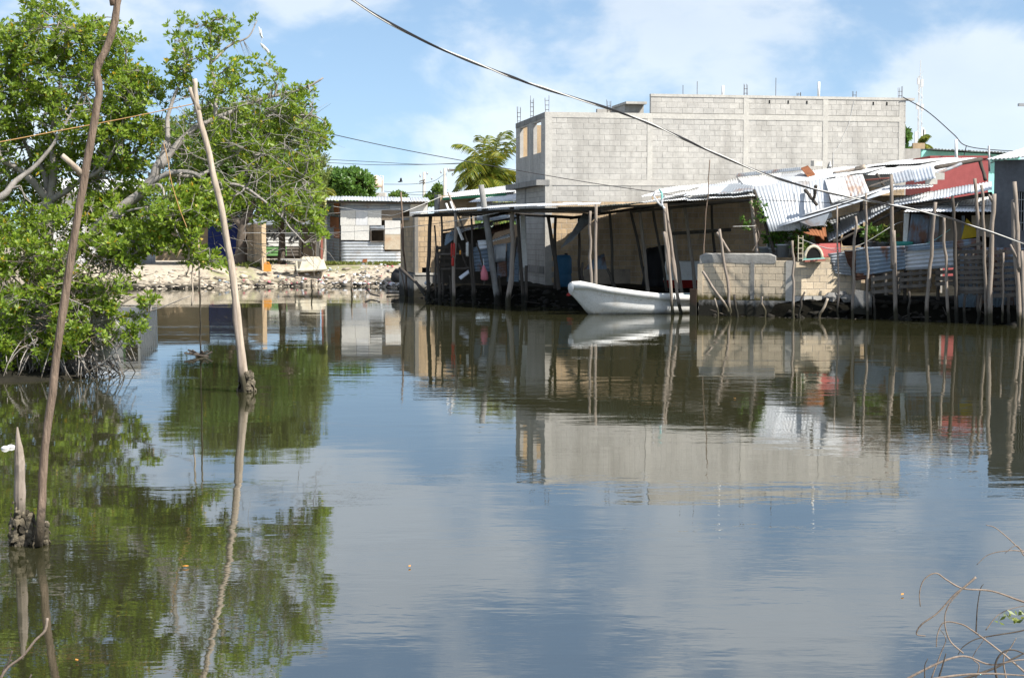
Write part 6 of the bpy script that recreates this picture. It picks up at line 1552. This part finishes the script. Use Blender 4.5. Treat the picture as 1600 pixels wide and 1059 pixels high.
mb = MB().tube([c + V((-0.132, 0, -0.012)), c + V((-0.06, 0, 0)), c + V((0.012, 0, 0.012)), c + V((0.072, 0, 0.018)), c + V((0.102, 0, 0.018))], [.01, .03, .036, .025, .006], 7)
b_ = len(mb.v)
for sg in (1, -1): mb.add([c + V((0.048, 0, 0.018)), c + V((-0.036, 0, 0.012)), c + V((-0.024, .1 * sg, 0.12)), c + V((0.024, .15 * sg, 0.18)), c + V((0.06, .085 * sg, 0.108))], [(0, 1, 2, 3, 4)])
mb.build('body', M['ink'], bird)

# ------------------------------------------------------------------ near poles in the water
nearp = [G(58, 858, -.5), W(60, 855, 12.1), W(66, 780, 12.1), W(68, 720, 12.1), W(78, 640, 12.1), W(96, 500, 12.1), W(113, 390, 12.1), W(133, 270, 12.1), W(149, 180, 12.1), W(155, 140, 12.1), W(151, 110, 12.1), W(165, 78, 12.1), W(178, 40, 12.1), W(184, 0, 12.1), W(188, -40, 12.1)]
t = thing('tall_crooked_pole', 'tall crooked brown pole standing in the water in front of the mangrove', 'pole', G(60, 855, 0))
pp_ = pole_pts(nearp, .006, 5); k = len(pp_)
mb = MB().tube(pp_, [.034 - .007 * i / k + .004 * noise.noise(V((i * .4, 3, 1))) for i in range(k)], 10, .05)
mb.build('shaft', M['pole_brown'], t, True)
MB().tube([W(128, 272, 12.1), W(112, 256, 12.05), W(97, 243, 12.0)], [.028, .024, .02], 7, .08).build('branch_stub', M['pole_pale'], t, True)
MB().tube([W(170, 70, 12.1), W(175, 45, 12.15), W(177, 30, 12.15)], [.02, .015, .008], 6).build('branch_stub', M['pole_pale'], t, True)
MB().tube([W(178, 8, 12.1), W(175, -4, 12.1), W(172, -14, 12.1)], [.03, .026, .02], 7, .08).build('branch_stub', M['pole_brown'], t, True)
def oysters(c, r, z0, z1, n, parent, rs=(.018, .035)):
    mb = MB()
    for _ in range(n):
        a = rng.uniform(0, 2 * PI); z = z0 + (z1 - z0) * rng.random() ** 1.4; rr = r * (1 + .55 * (1 - (z - z0) / (z1 - z0)) * rng.random()); p = c + V((rr * math.cos(a), rr * math.sin(a), z)); s = rng.uniform(*rs)
        nrm = V((math.cos(a), math.sin(a), rng.uniform(-.3, .8))).normalized(); x = nrm.cross(V((0, 0, 1))).normalized(); y = nrm.cross(x)
        ring = [p + (x * math.cos(k * PI / 3.5) * rng.uniform(.7, 1.2) + y * math.sin(k * PI / 3.5) * rng.uniform(.8, 1.5)) * s for k in range(7)]
        mb.add(ring + [p + nrm * s * rng.uniform(.3, .8), p - nrm * s * .6], [(k, (k + 1) % 7, 7) for k in range(7)] + [((k + 1) % 7, k, 8) for k in range(7)])
    o = mb.build('oyster_cluster', M['oyster'], parent); o['kind'] = 'stuff'; return o
t = thing('broken_stump', 'split broken grey stump crusted with oysters beside the tall crooked pole', 'stump', G(28, 858, 0))
a = W(30, 855, 12.1); b = W(30, 700, 12.1)
sp_ = [a - V((0, 0, .5)), a, W(31, 790, 12.1), W(31, 735, 12.1), W(30, 712, 12.1), W(28.5, 690, 12.1), W(27, 667, 12.1)]
mb = MB().tube(smooth_path(sp_, 3), [.044] * 10 + [.043, .041, .038, .034, .029, .024, .018, .012, .006], 9, .1)
mb.tube([W(33, 735, 12.1), W(35, 705, 12.1), W(34.5, 695, 12.1)], [.018, .01, .003], 5, .15)
mb.build('stump_wood', M['pole'], t)
oysters(a, .06, -.1, .22, 200, t); oysters(a + V((.0, 0, 0)), .045, .2, .42, 40, t, (.01, .018))
oysters(W(46, 855, 12.1), .035, -.05, .27, 90, t)
t = thing('short_stump', 'short round stump with oysters right of the tall crooked pole', 'stump', G(70, 857, 0))
a = W(71, 855, 12.1); MB().tube(pole_pts([a - V((0, 0, .4)), a, W(70, 814, 12.1)], .004, 6), [.03] * 13, 8, .1).build('stump_wood', M['pole_pale'], t, True)
oysters(a, .03, -.08, .2, 50, t, (.012, .022)); oysters(W(60, 855, 12.1), .05, -.06, .08, 40, t, (.012, .022))
lean = thing('leaning_pole', 'pale bare pole leaning in the water with a forked top', 'pole', G(385, 612, 0))
lp_ = [W(388, 630, 24), W(385, 610, 24), W(377, 540, 24), W(365, 440, 24), W(350, 350, 24), W(331, 260, 24), W(315, 195, 24), W(307, 160, 24), W(304, 124, 24)]
pp_ = pole_pts(lp_, .02, 5); k = len(pp_)
MB().tube(pp_, [.067 - .03 * i / k for i in range(k)], 10, .06).build('shaft', M['pole_pale'], lean, True)
MB().tube([W(311, 172, 24), W(302, 152, 24), W(297, 137, 24)], [.045, .04, .034], 8, .08).build('fork', M['pole_pale'], lean, True)
MB().tube(pole_pts([W(384, 622, 23.9), W(377, 580, 23.88), W(366, 480, 23.88), W(358, 405, 23.9)], .02, 5), [.045] * 6 + [.038] * 5 + [.025] * 5, 8, .08).build('brace_stick', M['pole'], lean, True)
oysters(W(385, 610, 24), .1, -.1, .3, 90, lean, (.025, .05))
o = wire('orange_rope', [W(-80, 236, 22.5), W(0, 222, 22.8), W(100, 203, 23.3), W(200, 184, 23.7), W(305, 162, 24)], .008, M['rope'], 'frayed orange rope tied from the leaning pole through the mangrove', 'rope')
o = wire('hanging_rope', [W(256, 225, 26), W(262, 250, 26), W(268, 285, 26), W(280, 325, 26), W(292, 356, 26.0)], .008, M['rope'], 'loose orange rope dangling from the mangrove limb', 'rope')

# ------------------------------------------------------------------ overhead cable and other lines
cabp = [(430, -95, 9.2), (550, 0, 10), (640, 53, 10.5), (740, 98, 11), (852, 139, 11.6), (993, 184.5, 12.3), (1120, 241, 12.9), (1200, 274, 13.3), (1290, 300, 13.7), (1385, 319, 14.1), (1470, 337, 14.5), (1530, 357, 14.8), (1600, 380, 15.1), (1720, 420, 15.6)]
base_ = smooth_path([W(*c) for c in cabp], 60)
cab = thing('overhead_cable', 'thick twisted black and white power cable sagging across the canal', 'cable', base_[0])
for ph, m, r in ((0, 'black', .0062), (PI, 'line', .0055), (PI / 2, 'black', .005)):
    pts_ = []; s = 0
    for i, p in enumerate(base_):
        if i: s += (p - base_[i - 1]).length
        an = (s / 1.1 + .35 * noise.noise(V((s * .7, 0, 0)))) * 2 * PI + ph; pts_.append(p + V((0, math.cos(an), math.sin(an))) * .006)
    MB().tube(pts_, r, 5).build('strand', M[m], cab, True)
wire('service_wire', [W(330, 165, 40), W(420, 186, 41.5), W(510, 208, 43), (W(640, 236, 44.5)), W(806, 266, 46), W(930, 287, 46.6), W(1042, 303, 46.8)], .012, M['black'], 'thin black service wire from the trees to the shelter pole')
wire('shelter_wire', [W(1042, 304, 46.8), W(1100, 311, 46.5), W(1200, 313, 45.5), W(1320, 318, 44.6), W(1400, 322, 44.2), W(1500, 322, 44), W(1640, 319, 43.4)], .009, M['black'], 'thin wire running from the shelter past the pole tops to the grey house')
wire('clothes_line', [W(380, 364, 74), W(490, 364, 72), W(532, 363, 70), W(625, 356, 61), W(712, 345, 53.5), W(804, 327, 52.3)], .012, M['line'], 'long white clothes line from the far bank to the shelter corner', 'line')
wire('upper_clothes_line', [W(512, 334, 77), W(560, 330, 72), W(625, 327, 60.6)], .011, M['line'], 'upper white clothes line at the patchwork shack', 'line')
wire('slanting_line', [W(518, 322, 77.6), W(560, 329, 75), W(600, 336, 66), W(626, 333, 60.7), W(690, 307, 64)], .011, M['line'], 'slack white line slanting from the shack roof to the white roofed house', 'line')
wire('branch_line', [W(1145, 354, 46.3), W(1180, 353, 46.5)], .008, M['line'], 'short thin line tied across the shelter corner pole', 'line')
wire('yard_line', [W(1252, 374, 45.3), W(1285, 386, 45), W(1308, 388, 44.9), W(1345, 382, 44.8), W(1396, 352, 44.7), W(1415, 345, 45.8)], .009, M['line'], 'white cord looping from the wire rack past the poles', 'line')
wire('loose_cord', [W(1258, 376, 45.2), W(1300, 391, 45), W(1335, 391, 44.8), W(1356, 386, 44.7)], .008, M['line'], 'second slack cord behind the slim poles', 'line')
wire('green_cord', [W(1446, 381, 44.6), W(1462, 374, 44.4), W(1485, 358, 44.4)], .009, M['aqua'], 'short green cord tied to the leaning hut pole', 'line')
wire('roof_wire', [W(1411, 152, 59.3), W(1450, 175, 60), W(1490, 210, 62), W(1510, 228, 64), W(1560, 235, 66), W(1640, 238, 68)], .02, M['black'], 'black wire from the block house roof to the turquoise house')
for k, pts_ in enumerate((((1510, 228), (1506, 244)), ((1550, 252), (1580, 240), (1620, 226)), ((1545, 243), (1580, 252), (1620, 254)), ((1545, 256), (1590, 240), (1620, 236)))):
    wire('tangled_wire', [W(x, y, 64) for x, y in pts_], .018, M['black'], 'thin slack wire in the tangle beside the turquoise wall', group='tangled wires by the turquoise wall')
t = thing('knotted_rags', 'white and aqua rags knotted where the wire meets the shelter pole', 'rag', W(1036, 330, 46.75))
for pts_, m in ((((1036, 322), (1030, 318), (1021, 306), (1024, 300)), 'litter_w'), (((1038, 306), (1034, 318), (1038, 326)), 'litter_w'), (((1030, 296), (1034, 302), (1034, 312)), 'aqua')):
    MB().tube(smooth_path([W(x, y, 46.72) for x, y in pts_], 4), .03, 5, .4).build('rag', M[m], t)

# ------------------------------------------------------------------ near bank twigs and floating bits
BYn = 6.0
bram = thing('bare_bramble', 'tangle of arching bare bramble stems on the near bank', 'bramble', W(1640, 1100, 5.6))
def arc(pts_, r, m='twig', Y=BYn, dy=0.0): MB().tube(smooth_path([W(x, y, Y + dy * i) for i, (x, y) in enumerate(pts_)], 6), [r * (1 - .55 * i / (6 * (len(pts_) - 1))) for i in range(6 * (len(pts_) - 1) + 1)], 5, .1).build('stem', M[m], bram, True)
for pts_, r, m in ((((1640, 950), (1600, 940), (1550, 923), (1505, 919), (1480, 906), (1462, 895), (1444, 905), (1437, 925), (1438, 947)), .0045, 'twig'),
                   (((1525, 901), (1510, 914), (1490, 930), (1465, 957), (1440, 975), (1432, 990), (1446, 993)), .005, 'twig'),
                   (((1680, 900), (1640, 880), (1598, 860), (1575, 840), (1555, 824), (1541, 820)), .0035, 'twig'), (((1650, 880), (1600, 862), (1575, 860), (1545, 866), (1526, 882)), .003, 'twig'), (((1600, 868), (1588, 852), (1570, 864)), .0025, 'twig'),
                   (((1640, 1085), (1590, 1040), (1560, 1015), (1520, 985), (1500, 974), (1475, 972), (1465, 990), (1463, 1010)), .0045, 'twig'), (((1505, 1020), (1484, 1000), (1476, 970), (1482, 945), (1500, 924), (1505, 918)), .0035, 'twig'),
                   (((1640, 968), (1600, 984), (1555, 992), (1525, 998), (1505, 1010), (1497, 1022)), .004, 'twig_dk'), (((1400, 1070), (1440, 1048), (1480, 1030), (1510, 1025), (1550, 1038), (1600, 1030), (1660, 1040)), .0055, 'twig'),
                   (((1455, 1060), (1470, 1020), (1478, 998), (1468, 982)), .003, 'twig'), (((1465, 1065), (1474, 1035), (1478, 1020)), .004, 'twig_dk'), (((1445, 1065), (1445, 1040), (1450, 1028)), .003, 'twig_dk'),
                   (((1525, 990), (1527, 950), (1532, 920), (1537, 912)), .003, 'twig_dk'), (((1560, 1070), (1555, 1040), (1565, 1020), (1585, 1015), (1620, 1030)), .005, 'twig_dk'), (((1500, 1062), (1550, 1045), (1580, 1030), (1640, 1000)), .006, 'twig_dk'),
                   (((1400, 1075), (1470, 1058), (1540, 1052), (1620, 1056)), .006, 'twig'), (((1575, 1075), (1568, 1030), (1580, 1010), (1588, 996)), .004, 'twig'), (((1520, 1070), (1530, 1040), (1520, 1026), (1540, 995)), .003, 'twig'), (((1540, 984), (1560, 960), (1590, 948), (1640, 940)), .0025, 'twig')): arc(pts_, r, m, 6.0 + rng.uniform(-.25, .25))
lfp = np.array([W(x, y, 6.0)[:] for x, y in ((1560, 970), (1575, 965), (1582, 972), (1595, 968), (1604, 962), (1590, 962))])
vv, ff = leaves_np(lfp, np.tile([.2, -.4, .8], (len(lfp), 1)), 4, .035, .008, 1.1, nrg); mesh_np('leaf_sprig', vv, ff, M['leaf_pale'], bram)
tw = thing('dead_twig', 'forked bare twig poking up from the near bank at left', 'twig', W(-10, 1075, 6.4))
for pts_, r, m in ((((-10, 1080), (10, 1045), (35, 1025), (55, 1000), (70, 985), (74, 965)), .006, 'twig'), (((10, 1045), (14, 1032), (19, 1016)), .004, 'twig_dk'), (((0, 1070), (6, 1045), (18, 1030)), .004, 'twig_dk'), (((42, 1068), (49, 1053)), .004, 'twig_dk')):
    MB().tube(smooth_path([W(x, y, 6.4) for x, y in pts_], 5), r, 5, .1).build('branch', M[m], tw, True)
for x, y, s in ((8, 701, .05), (17, 699, .055)):
    c = G(x, y, 0); o = MB().lathe(c - V((0, 0, .02)), [(s * .6, 0), (s, .02), (s * .9, .04), (s * .3, .055)], 12, .6).build('foam_float', M['white'], None, True); tag(o, 'white foam float on the water beside the broken stump', 'float', 'white foam floats')
for x, y in ((120, 1031), (1410, 928), (640, 884), (1148, 622), (290, 884)):
    c = G(x, y, 0.012); a = rng.uniform(0, 6); d = V((math.cos(a), math.sin(a), 0)) * .022; e = V((-math.sin(a), math.cos(a), 0)) * .009
    o = MB().hexa([c - d, c - e, c + d, c + e], [p + V((0, 0, .005)) for p in (c - d, c - e, c + d, c + e)]).build('floating_leaf', M['orange']); tag(o, 'fallen yellow leaf floating on the open water', 'leaf', 'floating yellow leaves')

# distant woodland closing the horizon
rg = np.random.default_rng(77); n_ = 5200
wx = rg.uniform(-330, 330, n_); wy = rg.uniform(240, 300, n_)
hh = np.array([2.6 + 2.2 * noise.noise(V((a * .05, b * .02, 0))) + 1.0 * noise.noise(V((a * .21, 0, 5))) for a, b in zip(wx, wy)])
wz = .4 + rg.uniform(0, 1, n_) ** .6 * np.maximum(hh, .6) * 1.5
vv, ff = leaves_np(np.stack([wx, wy, wz], 1), rg.normal(0, .4, (n_, 3)) + np.array([0, -.3, .8]), 6, 1.5, .5, 1.1, rg)
o = mesh_np('far_woodland', vv, ff, M['leaf_far']); tag(o, 'low distant green woodland along the horizon', 'woodland', kind='stuff')
